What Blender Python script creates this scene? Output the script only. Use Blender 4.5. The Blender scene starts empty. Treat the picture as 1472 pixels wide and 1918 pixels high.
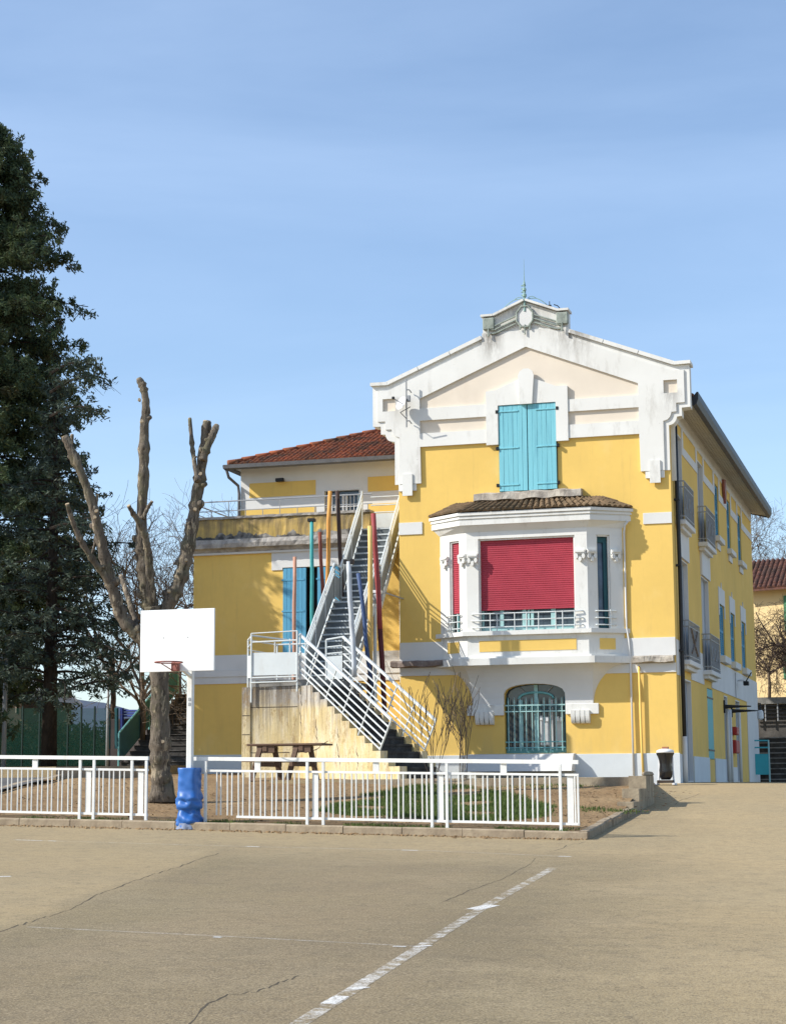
import bpy, math, random
import numpy as np
from mathutils import Vector, Matrix
from mathutils.geometry import tessellate_polygon

random.seed(7)
SC = bpy.context.scene
COL = SC.collection
R = math.radians

# ------------------------------------------------------------------ camera
PX, PY, FPX = 736.0, 959.0, 3433.7          # photo centre and focal length (photo pixels, 1472 x 1918)
CAM = np.array([0.0, 0.0, 1.7])
_p, _r, _y = 0.14777035, -0.00647639, -0.287497885
_f = np.array([math.sin(_y)*math.cos(_p), math.cos(_y)*math.cos(_p), math.sin(_p)])
_ri = np.array([math.cos(_y), -math.sin(_y), 0.0])
_up = np.cross(_ri, _f)
_r2 = math.cos(_r)*_ri + math.sin(_r)*_up
_u2 = -math.sin(_r)*_ri + math.cos(_r)*_up
cam_data = bpy.data.cameras.new('camera')
cam = bpy.data.objects.new('camera', cam_data)
COL.objects.link(cam)
cam.matrix_world = Matrix(((_r2[0], _u2[0], -_f[0], CAM[0]), (_r2[1], _u2[1], -_f[1], CAM[1]),
                           (_r2[2], _u2[2], -_f[2], CAM[2]), (0, 0, 0, 1)))
cam_data.sensor_fit = 'VERTICAL'
cam_data.sensor_height = 36.0
cam_data.lens = FPX/1918*36.0
cam_data.clip_start = 0.5
cam_data.clip_end = 12000
SC.camera = cam

# ------------------------------------------------------------------ sky, sun, exposure
SUN_DIR = Vector((1.75, 1.0, -1.5)).normalized()        # the way the light travels
world = bpy.data.worlds.new('World')
SC.world = world
world.use_nodes = True
wn, wl = world.node_tree.nodes, world.node_tree.links
wn.clear()
w_out = wn.new('ShaderNodeOutputWorld')
w_bg = wn.new('ShaderNodeBackground')
w_sky = wn.new('ShaderNodeTexSky')
w_sky.sky_type = 'NISHITA'
w_sky.sun_disc = False
w_sky.sun_elevation = math.asin(-SUN_DIR.z)
w_sky.sun_rotation = math.atan2(-SUN_DIR.x, -SUN_DIR.y)
w_sky.air_density = 1.0
w_sky.dust_density = 0.5
w_sky.ozone_density = 3.0
w_bg.inputs['Strength'].default_value = 0.136
# thin streaks of high cloud, all round the sky
w_tc = wn.new('ShaderNodeTexCoord')
w_map = wn.new('ShaderNodeMapping')
w_map.inputs['Rotation'].default_value = (0.0, R(14), 0.0)
w_map.inputs['Scale'].default_value = (1.0, 1.0, 4.6)
w_n1 = wn.new('ShaderNodeTexNoise')
w_n1.inputs['Scale'].default_value = 1.9
w_n1.inputs['Detail'].default_value = 9
w_n1.inputs['Roughness'].default_value = 0.56
w_n1.inputs['Distortion'].default_value = 0.35
w_ramp = wn.new('ShaderNodeMapRange')
w_ramp.inputs['From Min'].default_value = 0.32
w_ramp.inputs['From Max'].default_value = 0.78
w_ramp.inputs['To Min'].default_value = 0.05
w_ramp.inputs['To Max'].default_value = 0.29
w_mix = wn.new('ShaderNodeMix'); w_mix.data_type = 'RGBA'
w_mix.inputs['B'].default_value = (4.6, 5.8, 7.6, 1)
wl.new(w_tc.outputs['Generated'], w_map.inputs['Vector'])
wl.new(w_map.outputs['Vector'], w_n1.inputs['Vector'])
wl.new(w_n1.outputs['Fac'], w_ramp.inputs['Value'])
wl.new(w_ramp.outputs['Result'], w_mix.inputs['Factor'])
wl.new(w_sky.outputs['Color'], w_mix.inputs['A'])
wl.new(w_mix.outputs['Result'], w_bg.inputs['Color'])
wl.new(w_bg.outputs['Background'], w_out.inputs['Surface'])

sun_data = bpy.data.lights.new('sun', 'SUN')
sun_data.energy = 4.25
sun_data.angle = R(0.5)
sun_data.color = (1.0, 0.955, 0.87)
sun = bpy.data.objects.new('sun', sun_data)
COL.objects.link(sun)
sun.rotation_euler = SUN_DIR.to_track_quat('-Z', 'Y').to_euler()
sun.location = (-40, 0, 40)
SC.view_settings.view_transform = 'Standard'
SC.view_settings.look = 'None'
SC.view_settings.gamma = 1.0
SC.view_settings.use_curve_mapping = False
SC.view_settings.exposure = 0.5

# ------------------------------------------------------------------ helpers: photo measurements to places in the world
MR = np.array([_r2, -_u2, _f])
def ray(x, y): return MR.T @ np.array([(x-PX)/FPX, (y-PY)/FPX, 1.0])
def onY(x, y, Y): r = ray(x, y); return Vector(CAM + r*((Y-CAM[1])/r[1]))
def onX(x, y, X): r = ray(x, y); return Vector(CAM + r*((X-CAM[0])/r[0]))
def atD(x, y, d): return Vector(CAM + ray(x, y)*d)
def hit(x, y, zf, t=6.0, step=0.03, far=140):
    r = ray(x, y)
    while t < far:
        P = CAM + r*t
        if P[2] < zf(P[0], P[1]): break
        t += step
    return Vector(P)

# ------------------------------------------------------------------ helpers: materials (all procedural, world-space noise)
MATS = {}
def srgb(r, g, b):
    return tuple(((c/255)/12.92 if c/255 < 0.04045 else ((c/255+0.055)/1.055)**2.4) for c in (r, g, b))

class NT:
    def __init__(self, name):
        self.m = bpy.data.materials.new(name); self.m.use_nodes = True
        self.t = self.m.node_tree; self.n = self.t.nodes; self.l = self.t.links
        self.b = self.n['Principled BSDF']
        self.pos = self.n.new('ShaderNodeNewGeometry').outputs['Position']
    def map(self, scale=(1, 1, 1), vec=None):
        m = self.n.new('ShaderNodeMapping'); m.inputs['Scale'].default_value = scale
        self.l.new(vec or self.pos, m.inputs['Vector']); return m.outputs['Vector']
    def noise(self, scale, detail=4, rough=0.55, vec=None, stretch=None):
        v = vec or self.pos
        if stretch: v = self.map(stretch, v)
        n = self.n.new('ShaderNodeTexNoise'); n.inputs['Scale'].default_value = scale
        n.inputs['Detail'].default_value = detail; n.inputs['Roughness'].default_value = rough
        self.l.new(v, n.inputs['Vector']); return n.outputs['Fac']
    def rng(self, v, a, b, c=0.0, d=1.0):
        m = self.n.new('ShaderNodeMapRange'); m.clamp = True
        for k, x in zip(('From Min', 'From Max', 'To Min', 'To Max'), (a, b, c, d)): m.inputs[k].default_value = x
        self.l.new(v, m.inputs['Value']); return m.outputs['Result']
    def math(self, op, a, b=None):
        m = self.n.new('ShaderNodeMath'); m.operation = op
        for i, x in enumerate((a, b)):
            if x is None: continue
            if isinstance(x, (int, float)): m.inputs[i].default_value = x
            else: self.l.new(x, m.inputs[i])
        return m.outputs[0]
    def mix(self, f, a, b, mode='MIX'):
        m = self.n.new('ShaderNodeMix'); m.data_type = 'RGBA'; m.blend_type = mode
        for key, x in (('Factor', f), ('A', a), ('B', b)):
            s = m.inputs[key] if key == 'Factor' else [i for i in m.inputs if i.name == key and i.type == 'RGBA'][0]
            if isinstance(x, (int, float)): s.default_value = x
            elif isinstance(x, tuple): s.default_value = (*x[:3], 1)
            else: self.l.new(x, s)
        return [o for o in m.outputs if o.type == 'RGBA'][0]
    def bump(self, h, strength=0.3, dist=0.02):
        b = self.n.new('ShaderNodeBump'); b.inputs['Strength'].default_value = strength
        b.inputs['Distance'].default_value = dist
        self.l.new(h, b.inputs['Height']); self.l.new(b.outputs['Normal'], self.b.inputs['Normal'])
    def sep(self):
        s = self.n.new('ShaderNodeSeparateXYZ'); self.l.new(self.pos, s.inputs[0]); return s.outputs
    def done(self, col, rough=0.8, metal=0.0, spec=0.3):
        if isinstance(col, tuple): self.b.inputs['Base Color'].default_value = (*col[:3], 1)
        else: self.l.new(col, self.b.inputs['Base Color'])
        if isinstance(rough, (int, float)): self.b.inputs['Roughness'].default_value = rough
        else: self.l.new(rough, self.b.inputs['Roughness'])
        self.b.inputs['Metallic'].default_value = metal
        self.b.inputs['Specular IOR Level'].default_value = spec
        return self.m

def sc(c, k): return tuple(min(1, x*k) for x in c)
def simple(name, col, rough=0.75, var=0.14, scale=3.0, grime=0.0, gcol=(0.12, 0.11, 0.09), gscale=1.2, bump=0.0, bscale=60, metal=0.0, spec=0.3, stretch=None):
    if name in MATS: return MATS[name]
    t = NT(name)
    n = t.noise(scale, 5, 0.6, stretch=stretch)
    c = t.mix(t.rng(n, 0.3, 0.7), sc(col, 1-var), sc(col, 1+var*0.6))
    if grime:
        g = t.rng(t.noise(gscale, 6, 0.65, stretch=(1, 1, 0.45)), 0.55, 0.8, 0, grime)
        c = t.mix(g, c, gcol)
    if bump: t.bump(t.noise(bscale, 3), bump, 0.01)
    MATS[name] = t.done(c, rough, metal, spec)
    return MATS[name]

YELLOW = (0.775, 0.525, 0.15)
def mat_yellow():
    t = NT('yellow_render')
    c = t.mix(t.rng(t.noise(0.5, 4), 0.3, 0.7), sc(YELLOW, 0.92), sc(YELLOW, 1.04))
    c = t.mix(t.rng(t.noise(7, 4), 0.35, 0.75, 0, 0.25), c, sc(YELLOW, 0.86))
    c = t.mix(t.rng(t.noise(1.3, 6, 0.65, stretch=(1.6, 1.6, 0.3)), 0.55, 0.85, 0, 0.35), c, (0.52, 0.34, 0.12))
    c = t.mix(t.rng(t.noise(0.9, 5, 0.6, stretch=(1, 1, 0.8)), 0.57, 0.66, 0, 0.28), c, (0.80, 0.585, 0.24))
    c = t.mix(t.rng(t.noise(2.6, 7, 0.75, stretch=(2.2, 2.2, 0.12)), 0.60, 0.74, 0, 0.30), c, (0.42, 0.29, 0.12))
    z = t.sep()[2]
    foot = t.math('MULTIPLY', t.rng(z, 2.4, 3.3, 1, 0), t.rng(t.noise(2.2, 5, stretch=(1, 1, 0.3)), 0.45, 0.7, 0, 0.45))
    c = t.mix(foot, c, (0.45, 0.36, 0.2))
    t.bump(t.noise(90, 3), 0.25, 0.006)
    return t.done(c, 0.9, spec=0.15)
def mat_white_plaster():
    t = NT('white_plaster')
    c = t.mix(t.rng(t.noise(0.8, 4), 0.3, 0.7), (0.68, 0.67, 0.63), (0.745, 0.74, 0.705))
    st = t.rng(t.noise(1.7, 7, 0.7, stretch=(1.8, 1.8, 0.55)), 0.54, 0.74, 0, 0.5)
    c = t.mix(st, c, (0.36, 0.335, 0.29))
    sp = t.rng(t.noise(9, 4, 0.6), 0.68, 0.76, 0, 0.4)
    c = t.mix(sp, c, (0.3, 0.28, 0.25))
    X, _, Z = t.sep()
    for (x0, w, z0, z1, k) in ((-11.25, 0.42, 13.0, 13.85, 0.9), (-8.95, 0.8, 13.0, 13.75, 0.6), (-13.9, 0.5, 11.4, 12.2, 0.35), (-6.4, 0.35, 11.2, 11.9, 0.45), (-10.3, 1.2, 13.6, 14.5, 0.4)):
        m_ = t.math('MULTIPLY', t.rng(t.math('ABSOLUTE', t.math('SUBTRACT', X, x0)), w, w*0.2), t.math('MULTIPLY', t.rng(Z, z0, z1), t.rng(Z, z1+0.12, z1)))
        m_ = t.math('MULTIPLY', m_, t.rng(t.noise(3.5, 7, 0.75, stretch=(2.5, 1, 0.5)), 0.36, 0.54, 0, min(1, k*1.25)))
        c = t.mix(m_, c, (0.19, 0.17, 0.145))
    t.bump(t.noise(70, 3), 0.2, 0.006)
    return t.done(c, 0.85, spec=0.2)
def mat_peel():                      # dirty parapet with render falling off
    t = NT('peeling_parapet')
    c = t.mix(t.rng(t.noise(1.4, 5), 0.38, 0.62), (0.40, 0.28, 0.09), (0.62, 0.43, 0.15))
    st = t.rng(t.noise(2.4, 7, 0.7, stretch=(2.6, 2.6, 0.22)), 0.40, 0.64, 0, 0.85)
    c = t.mix(st, c, (0.20, 0.155, 0.095))
    hgt = t.sep()[2]
    c = t.mix(t.math('MULTIPLY', t.rng(hgt, 9.05, 9.35, 0, 0.8), t.rng(t.noise(3, 6, 0.7), 0.4, 0.6)), c, (0.13, 0.11, 0.085))
    low = t.math('ADD', t.rng(hgt, 8.72, 9.05, 0.30, -0.12), t.noise(1.9, 7, 0.62))
    c = t.mix(t.rng(low, 0.575, 0.59), c, t.mix(t.rng(t.noise(4, 6), 0.38, 0.62), (0.07, 0.066, 0.062), (0.30, 0.28, 0.25)))
    t.bump(low, 0.5, 0.05)
    return t.done(c, 0.95, spec=0.1)
def mat_stone(name, a, b, dark=(0.07, 0.06, 0.05), scale=3.0, amt=0.7):
    t = NT(name)
    c = t.mix(t.rng(t.noise(scale, 6, 0.65), 0.35, 0.65), a, b)
    c = t.mix(t.rng(t.noise(scale*0.7, 7, 0.7, stretch=(1.5, 1.5, 0.6)), 0.5, 0.72, 0, amt), c, dark)
    t.bump(t.noise(scale*8, 5), 0.5, 0.02)
    return t.done(c, 0.95, spec=0.1)
def mat_stairwall():
    t = NT('stained_stair_render')
    c = t.mix(t.rng(t.noise(0.9, 5), 0.35, 0.65), (0.56, 0.43, 0.20), (0.64, 0.54, 0.33))
    c = t.mix(t.rng(t.noise(2.6, 6, 0.7, stretch=(1.6, 1.6, 0.4)), 0.46, 0.66, 0, 0.8), c, (0.66, 0.59, 0.45))
    z = t.sep()[2]
    c = t.mix(t.math('MULTIPLY', t.rng(z, 3.55, 3.75, 0, 1), t.rng(t.noise(2.2, 5), 0.35, 0.5, 0.3, 0.9)), c, (0.42, 0.40, 0.37))
    top = t.math('MULTIPLY', t.rng(z, 2.6, 4.1, 0.0, 1.0), t.rng(t.noise(3.4, 7, 0.75, stretch=(3.4, 3.4, 0.12)), 0.43, 0.54))
    c = t.mix(t.math('MULTIPLY', top, 0.9), c, (0.15, 0.125, 0.10))
    c = t.mix(t.rng(t.noise(4.2, 7, 0.8, stretch=(1.0, 1.0, 0.5)), 0.54, 0.62, 0, 0.6), c, (0.28, 0.185, 0.08))
    c = t.mix(t.rng(t.noise(5.0, 7, 0.8, stretch=(2.5, 2.5, 0.2)), 0.56, 0.64, 0, 0.65), c, (0.20, 0.15, 0.09))
    t.bump(t.noise(18, 7, 0.7), 0.7, 0.02)
    return t.done(c, 0.95, spec=0.1)

def asphalt_nodes(t):
    c = t.mix(t.rng(t.noise(0.14, 6, 0.62), 0.36, 0.64), (0.192, 0.150, 0.088), (0.258, 0.203, 0.114))
    c = t.mix(t.rng(t.noise(0.5, 6, 0.7), 0.48, 0.72, 0, 0.6), c, (0.30, 0.243, 0.155))
    c = t.mix(t.rng(t.noise(0.33, 6, 0.68, stretch=(0.5, 1.5, 1)), 0.50, 0.72, 0, 0.5), c, (0.150, 0.119, 0.078))
    c = t.mix(t.rng(t.noise(0.11, 5, 0.6, stretch=(1.5, 0.35, 1)), 0.55, 0.75, 0, 0.6), c, (0.325, 0.235, 0.14))
    # paler, sandier surfacing left of the long crack, along the kerb and on the drive
    X, Y, _ = t.sep()
    wob = t.math('MULTIPLY', t.math('SUBTRACT', t.noise(0.5, 6, 0.65), 0.5), 2.6)
    dl = t.math('ADD', t.math('ADD', X, 7.57), t.math('MULTIPLY', t.math('SUBTRACT', Y, 14.0), 0.201))
    ml = t.rng(t.math('ADD', dl, t.math('MULTIPLY', wob, 0.25)), 0.12, -0.25, 0, 0.55)
    dr = t.math('ADD', t.math('ADD', X, 1.9), t.math('MULTIPLY', t.math('SUBTRACT', Y, 13.8), 0.184))
    mr = t.rng(t.math('ADD', dr, wob), -1.6, 1.6, 0, 0.85)
    mk = t.rng(t.math('ADD', Y, wob), 22.0, 25.6, 0, 0.6)
    mm_ = t.math('MAXIMUM', ml, t.math('MAXIMUM', mr, mk))
    c = t.mix(mm_, c, t.mix(t.rng(t.noise(0.4, 6, 0.65), 0.35, 0.65), (0.41, 0.318, 0.182), (0.475, 0.352, 0.188)))
    s1 = t.noise(60, 3, 0.75); s2 = t.noise(15, 5, 0.75); s3 = t.noise(4, 6, 0.75)
    c = t.mix(t.rng(s3, 0.52, 0.32, 0.0, 0.35), c, (0.13, 0.105, 0.075))
    c = t.mix(t.rng(s1, 0.50, 0.68, 0.0, 0.75), c, (0.43, 0.35, 0.225))
    c = t.mix(t.rng(s1, 0.47, 0.30, 0.0, 0.72), c, (0.085, 0.068, 0.05))
    c = t.mix(t.rng(s2, 0.50, 0.30, 0.0, 0.5), c, (0.11, 0.09, 0.066))
    return c, s1
def mat_asphalt():
    t = NT('worn_asphalt')
    c, s1 = asphalt_nodes(t)
    t.bump(s1, 0.55, 0.012)
    return t.done(c, 0.92, spec=0.15)
def mat_line(name, lo, hi, amt=0.9):
    t = NT(name)
    c, s1 = asphalt_nodes(t)
    w = t.math('MULTIPLY', t.rng(t.noise(6, 8, 0.85, stretch=(1, 0.8, 1)), lo, hi), t.rng(s1, 0.38, 0.52, 0.15, 1))
    c = t.mix(t.math('MULTIPLY', w, amt), c, (0.74, 0.73, 0.70))
    t.bump(s1, 0.4, 0.01)
    return t.done(c, 0.9, spec=0.15)
def mat_soil():
    t = NT('garden_soil')
    c = t.mix(t.rng(t.noise(0.5, 5, 0.6), 0.35, 0.65), (0.225, 0.142, 0.072), (0.31, 0.21, 0.113))
    c = t.mix(t.rng(t.noise(3.5, 6, 0.7), 0.5, 0.72, 0, 0.75), c, (0.115, 0.072, 0.04))
    c = t.mix(t.rng(t.noise(22, 5, 0.7), 0.42, 0.66, 0, 0.5), c, (0.39, 0.285, 0.175))
    t.bump(t.noise(9, 7, 0.7), 0.9, 0.06)
    return t.done(c, 1.0, spec=0.05)
def mat_bark(name, a, b, moss=None):
    t = NT(name)
    c = t.mix(t.rng(t.noise(5, 6, 0.7, stretch=(1, 1, 0.35)), 0.38, 0.62), a, b)
    if moss:
        c = t.mix(t.rng(t.noise(2.0, 6, 0.7), 0.50, 0.66, 0, 0.65), c, moss)
        c = t.mix(t.rng(t.noise(8, 4, 0.6, stretch=(1.2, 1.2, 0.4)), 0.57, 0.61, 0, 0.85), c, (0.40, 0.33, 0.235))
        c = t.mix(t.rng(t.noise(13, 5, 0.7, stretch=(1.3, 1.3, 0.25)), 0.53, 0.62, 0, 0.8), c, sc(a, 0.4))
    t.bump(t.noise(12, 6, 0.7, stretch=(1, 1, 0.3)), 1.0, 0.06)
    return t.done(c, 0.95, spec=0.1)
def mat_leaf(name, a, b, scale=1.2, tint=None):
    t = NT(name)
    c = t.mix(t.rng(t.noise(scale, 4, 0.6), 0.35, 0.65), a, b)
    c = t.mix(t.rng(t.noise(9, 3), 0.4, 0.7, 0, 0.6), c, sc(b, 1.5))
    if tint: c = t.mix(t.rng(t.noise(1.7, 4, 0.6), 0.52, 0.7, 0, 0.55), c, tint)
    m = t.done(c, 0.6, spec=0.3)
    tl = t.n.new('ShaderNodeBsdfTranslucent'); ad = t.n.new('ShaderNodeMixShader'); ad.inputs[0].default_value = 0.22
    t.l.new(c, tl.inputs['Color']); t.l.new(t.b.outputs[0], ad.inputs[1]); t.l.new(tl.outputs[0], ad.inputs[2])
    t.l.new(ad.outputs[0], t.n['Material Output'].inputs['Surface'])
    return m
def mat_glass(name, col=(0.02, 0.03, 0.035), rough=0.04):
    t = NT(name)
    c = t.mix(t.rng(t.noise(2, 3), 0.4, 0.6), col, sc(col, 1.8))
    return t.done(c, rough, spec=0.6)
def mat_tile(name, cols, moss=(0.05, 0.045, 0.03), amt=0.55):
    t = NT(name)
    c = t.mix(t.rng(t.noise(6.5, 3, 0.6), 0.4, 0.6), cols[0], cols[1])
    c = t.mix(t.rng(t.noise(1.1, 6, 0.72), 0.43, 0.60, 0, amt), c, moss)
    c = t.mix(t.rng(t.noise(16, 4), 0.55, 0.75, 0, 0.4), c, cols[2])
    t.bump(t.noise(40, 4), 0.4, 0.01)
    return t.done(c, 0.9, spec=0.15)
def mat_wood_paint(name, col, dark, stretch=(9, 9, 0.35), amt=0.6):
    t = NT(name)
    c = t.mix(t.rng(t.noise(2.2, 6, 0.65, stretch=stretch), 0.35, 0.7), sc(col, 1.05), sc(col, 0.86))
    c = t.mix(t.rng(t.noise(1.3, 6, 0.7, stretch=(4, 4, 0.5)), 0.52, 0.75, 0, amt), c, dark)
    t.bump(t.noise(6, 4, stretch=stretch), 0.25, 0.006)
    return t.done(c, 0.7, spec=0.25)

M = dict(
    yellow=mat_yellow(), white=mat_white_plaster(), peel=mat_peel(), stairwall=mat_stairwall(),
    peach=simple('peach_plaster', (0.71, 0.625, 0.515), 0.9, 0.07, 0.9, 0.25, (0.45, 0.36, 0.27)),
    plinth=simple('pale_blue_plinth', (0.60, 0.64, 0.66), 0.85, 0.08, 1.0, 0.4, (0.36, 0.35, 0.33), 1.6),
    bandw=simple('greyish_white_band', (0.66, 0.655, 0.635), 0.85, 0.07, 0.9, 0.25, (0.4, 0.38, 0.34)),
    ledge=mat_stone('weathered_ledge', (0.30, 0.26, 0.22), (0.58, 0.53, 0.45)),
    darkledge=mat_stone('dark_weathered_ledge', (0.16, 0.12, 0.105), (0.30, 0.25, 0.22), amt=0.85),
    cornice=mat_stone('dirty_cornice', (0.27, 0.25, 0.23), (0.46, 0.43, 0.39), amt=0.6),
    stone=mat_stone('worn_stone', (0.25, 0.20, 0.14), (0.40, 0.33, 0.23), amt=0.55),
    kerb=mat_stone('kerb_concrete', (0.26, 0.205, 0.145), (0.37, 0.30, 0.21), (0.12, 0.09, 0.06), 4.0, 0.5),
    concrete=mat_stone('dark_shaded_step_concrete', (0.045, 0.042, 0.04), (0.09, 0.085, 0.08), (0.03, 0.03, 0.03), 4.0, 0.6),  # dark tone; on the concrete stair it also holds the shade on the steps
    greyconc=mat_stone('grey_concrete', (0.20, 0.195, 0.185), (0.30, 0.29, 0.27), (0.07, 0.07, 0.065), 2.0, 0.7),
    shutter=mat_wood_paint('turquoise_shutter_paint', (0.20, 0.52, 0.60), (0.10, 0.31, 0.40)),
    shutter_dark=mat_wood_paint('blue_shutter_paint', (0.10, 0.33, 0.50), (0.06, 0.22, 0.36)),
    teal=simple('teal_paint', (0.16, 0.40, 0.41), 0.6, 0.12, 4),
    teal_dark=simple('dark_teal_paint', (0.025, 0.10, 0.12), 0.5, 0.12, 4),
    teal_pale=simple('pale_teal_paint', (0.34, 0.55, 0.54), 0.6, 0.12, 4),
    red=simple('crimson_roller_shutter', (0.395, 0.045, 0.068), 0.6, 0.12, 2.0, 0.3, (0.25, 0.06, 0.08)),
    glass=mat_glass('window_glass', (0.025, 0.035, 0.045)), glass_blue=mat_glass('blue_reflecting_glass', (0.05, 0.075, 0.12), 0.08),
    curtain=simple('pale_curtain', (0.55, 0.55, 0.54), 0.9, 0.15, 5),
    dark=simple('dark_interior', (0.012, 0.012, 0.014), 0.9, 0.2),
    zinc=simple('dark_zinc_gutter', (0.035, 0.037, 0.042), 0.5, 0.2, 5, metal=0.3),
    pipe=simple('grey_pipe', (0.13, 0.13, 0.135), 0.5, 0.2, 5),
    soffit=simple('soffit_boards', (0.50, 0.46, 0.40), 0.8, 0.12, 4),
    lead=mat_stone('green_grey_lead', (0.22, 0.25, 0.22), (0.36, 0.40, 0.35), (0.09, 0.1, 0.09), 6.0, 0.6),
    iron=simple('green_iron', (0.23, 0.36, 0.33), 0.6, 0.2, 5),
    tile_red=mat_tile('red_roof_tiles', ((0.37, 0.115, 0.052), (0.25, 0.085, 0.045), (0.42, 0.19, 0.10)), (0.075, 0.055, 0.038), 0.85),
    tile_brown=mat_tile('mossy_brown_tiles', ((0.20, 0.135, 0.08), (0.145, 0.10, 0.06), (0.29, 0.22, 0.145)), (0.075, 0.058, 0.036), 0.6),
    tile_dark=mat_tile('dark_red_tiles', ((0.15, 0.066, 0.046), (0.10, 0.05, 0.04), (0.19, 0.10, 0.075)), (0.05, 0.04, 0.032), 0.6),
    steel=simple('pale_grey_steel', (0.62, 0.655, 0.65), 0.5, 0.08, 3, 0.3, (0.35, 0.28, 0.2), 3.0),
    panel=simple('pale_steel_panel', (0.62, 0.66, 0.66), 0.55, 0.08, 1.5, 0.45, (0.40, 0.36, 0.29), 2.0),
    panel_shade=simple('shaded_steel_panel', (0.27, 0.285, 0.28), 0.6, 0.12, 2, 0.5, (0.17, 0.14, 0.1), 2.0),  # shade on the steel stair's side sheets put into the grey, plus brown grime
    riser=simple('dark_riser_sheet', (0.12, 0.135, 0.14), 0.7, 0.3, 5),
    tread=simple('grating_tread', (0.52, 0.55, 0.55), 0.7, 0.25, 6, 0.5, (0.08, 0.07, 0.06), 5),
    fence=simple('white_fence_paint', (0.74, 0.74, 0.71), 0.5, 0.08, 3, 0.5, (0.46, 0.36, 0.26), 3.2),
    board=simple('white_backboard', (0.86, 0.86, 0.845), 0.45, 0.03, 2, 0.12, (0.5, 0.48, 0.44), 3.0),
    rim=simple('rusty_red_rim', (0.28, 0.10, 0.08), 0.6, 0.3, 9),
    tarp=simple('blue_tarpaulin', (0.022, 0.125, 0.42), 0.42, 0.15, 3, 0.25, (0.09, 0.17, 0.36), 5.0, spec=0.5),
    tarp_grey=simple('dusty_blue_hem', (0.22, 0.26, 0.36), 0.7, 0.3, 8),
    soil=mat_soil(), asphalt=mat_asphalt(),
    line=mat_line('worn_white_line', 0.46, 0.60, 0.75), line_faint=mat_line('faded_white_line', 0.36, 0.62, 0.42), line_white=mat_line('fresh_white_mark', 0.12, 0.3),
    crack=simple('asphalt_crack', (0.085, 0.068, 0.046), 1.0, 0.3, 8),
    bark=mat_bark('pollarded_bark', (0.115, 0.095, 0.075), (0.205, 0.172, 0.135), (0.15, 0.145, 0.08)),
    bark_dark=mat_bark('dark_bark', (0.022, 0.018, 0.015), (0.05, 0.04, 0.032)),
    bark_grey=mat_bark('twig_bark', (0.10, 0.075, 0.055), (0.17, 0.13, 0.095)),
    shrub=simple('shrub_twig', (0.16, 0.12, 0.085), 0.9, 0.3, 7),
    netpost=simple('shaded_green_post', (0.010, 0.03, 0.026), 0.6, 0.2, 5),  # deep shade around the net fence put into this near-black green
    cut=simple('pale_cut_wood', (0.42, 0.33, 0.22), 0.9, 0.25, 9),
    leaf_a=mat_leaf('dark_conifer_needles', (0.024, 0.045, 0.022), (0.062, 0.088, 0.036), 1.2, (0.10, 0.07, 0.035)),
    leaf_b=mat_leaf('cedar_needles', (0.022, 0.037, 0.025), (0.05, 0.068, 0.045), 1.2, (0.075, 0.075, 0.05)),
    leaf_c=mat_leaf('hedge_leaves', (0.045, 0.04, 0.018), (0.095, 0.075, 0.032)),
    grass=mat_leaf('grass_blades', (0.045, 0.075, 0.014), (0.095, 0.135, 0.028), 2.5),
    bag=simple('black_bin_bag', (0.012, 0.012, 0.014), 0.22, 0.2, 6, spec=0.6),
    wood=simple('brown_table_wood', (0.14, 0.085, 0.055), 0.7, 0.3, 6, stretch=(1, 1, 8)),
    wood_lt=simple('weathered_plank', (0.32, 0.23, 0.15), 0.8, 0.25, 6),
    netfence=None, hill=simple('hazy_wooded_hill', (0.07, 0.088, 0.125), 1.0, 0.12, 0.004),  # distance haze is put into the hill's blue base colour
    grey=simple('grey_metal', (0.30, 0.31, 0.32), 0.45, 0.1, 4), black=simple('black_metal', (0.012, 0.012, 0.014), 0.5, 0.2, 4),
    dish=simple('dish_white', (0.72, 0.72, 0.72), 0.45, 0.05, 4), redbox=simple('red_box_paint', (0.36, 0.03, 0.025), 0.5, 0.1, 4),
    turq=simple('turquoise_panel', (0.045, 0.36, 0.40), 0.5, 0.1, 2, 0.25, (0.05, 0.2, 0.22)),
    darkwall=mat_stone('dark_mouldy_wall', (0.075, 0.07, 0.066), (0.14, 0.13, 0.12), (0.035, 0.032, 0.03), 1.2, 0.8),
    ochre=simple('ochre_house_render', (0.66, 0.50, 0.26), 0.9, 0.08, 0.8, 0.3, (0.4, 0.3, 0.16)),
    green=simple('green_shutter_paint', (0.06, 0.20, 0.10), 0.6, 0.15, 5),
    blue_rail=simple('blue_railing', (0.03, 0.05, 0.22), 0.5, 0.1, 4),
    brown=simple('dark_brown_boards', (0.06, 0.045, 0.035), 0.85, 0.25, 3),
    terracotta=simple('bin_sticker', (0.36, 0.15, 0.07), 0.6, 0.1, 6),
)
def mat_net():
    t = NT('green_windbreak_net')
    c = t.mix(t.rng(t.noise(1.2, 4), 0.3, 0.7), (0.006, 0.038, 0.027), (0.010, 0.055, 0.038))  # net green darkened so its colour carries the deep shade there
    m = t.done(c, 0.8, spec=0.1)
    tr = t.n.new('ShaderNodeBsdfTransparent'); mx = t.n.new('ShaderNodeMixShader')
    mx.inputs[0].default_value = 0.36
    out = t.n['Material Output']
    t.l.new(tr.outputs[0], mx.inputs[1]); t.l.new(t.b.outputs[0], mx.inputs[2]); t.l.new(mx.outputs[0], out.inputs['Surface'])
    return m
M['netfence'] = mat_net()
def paint(name, col): return simple(name, col, 0.6, 0.15, 3, 0.3, sc(col, 0.45), 3.0)

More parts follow.
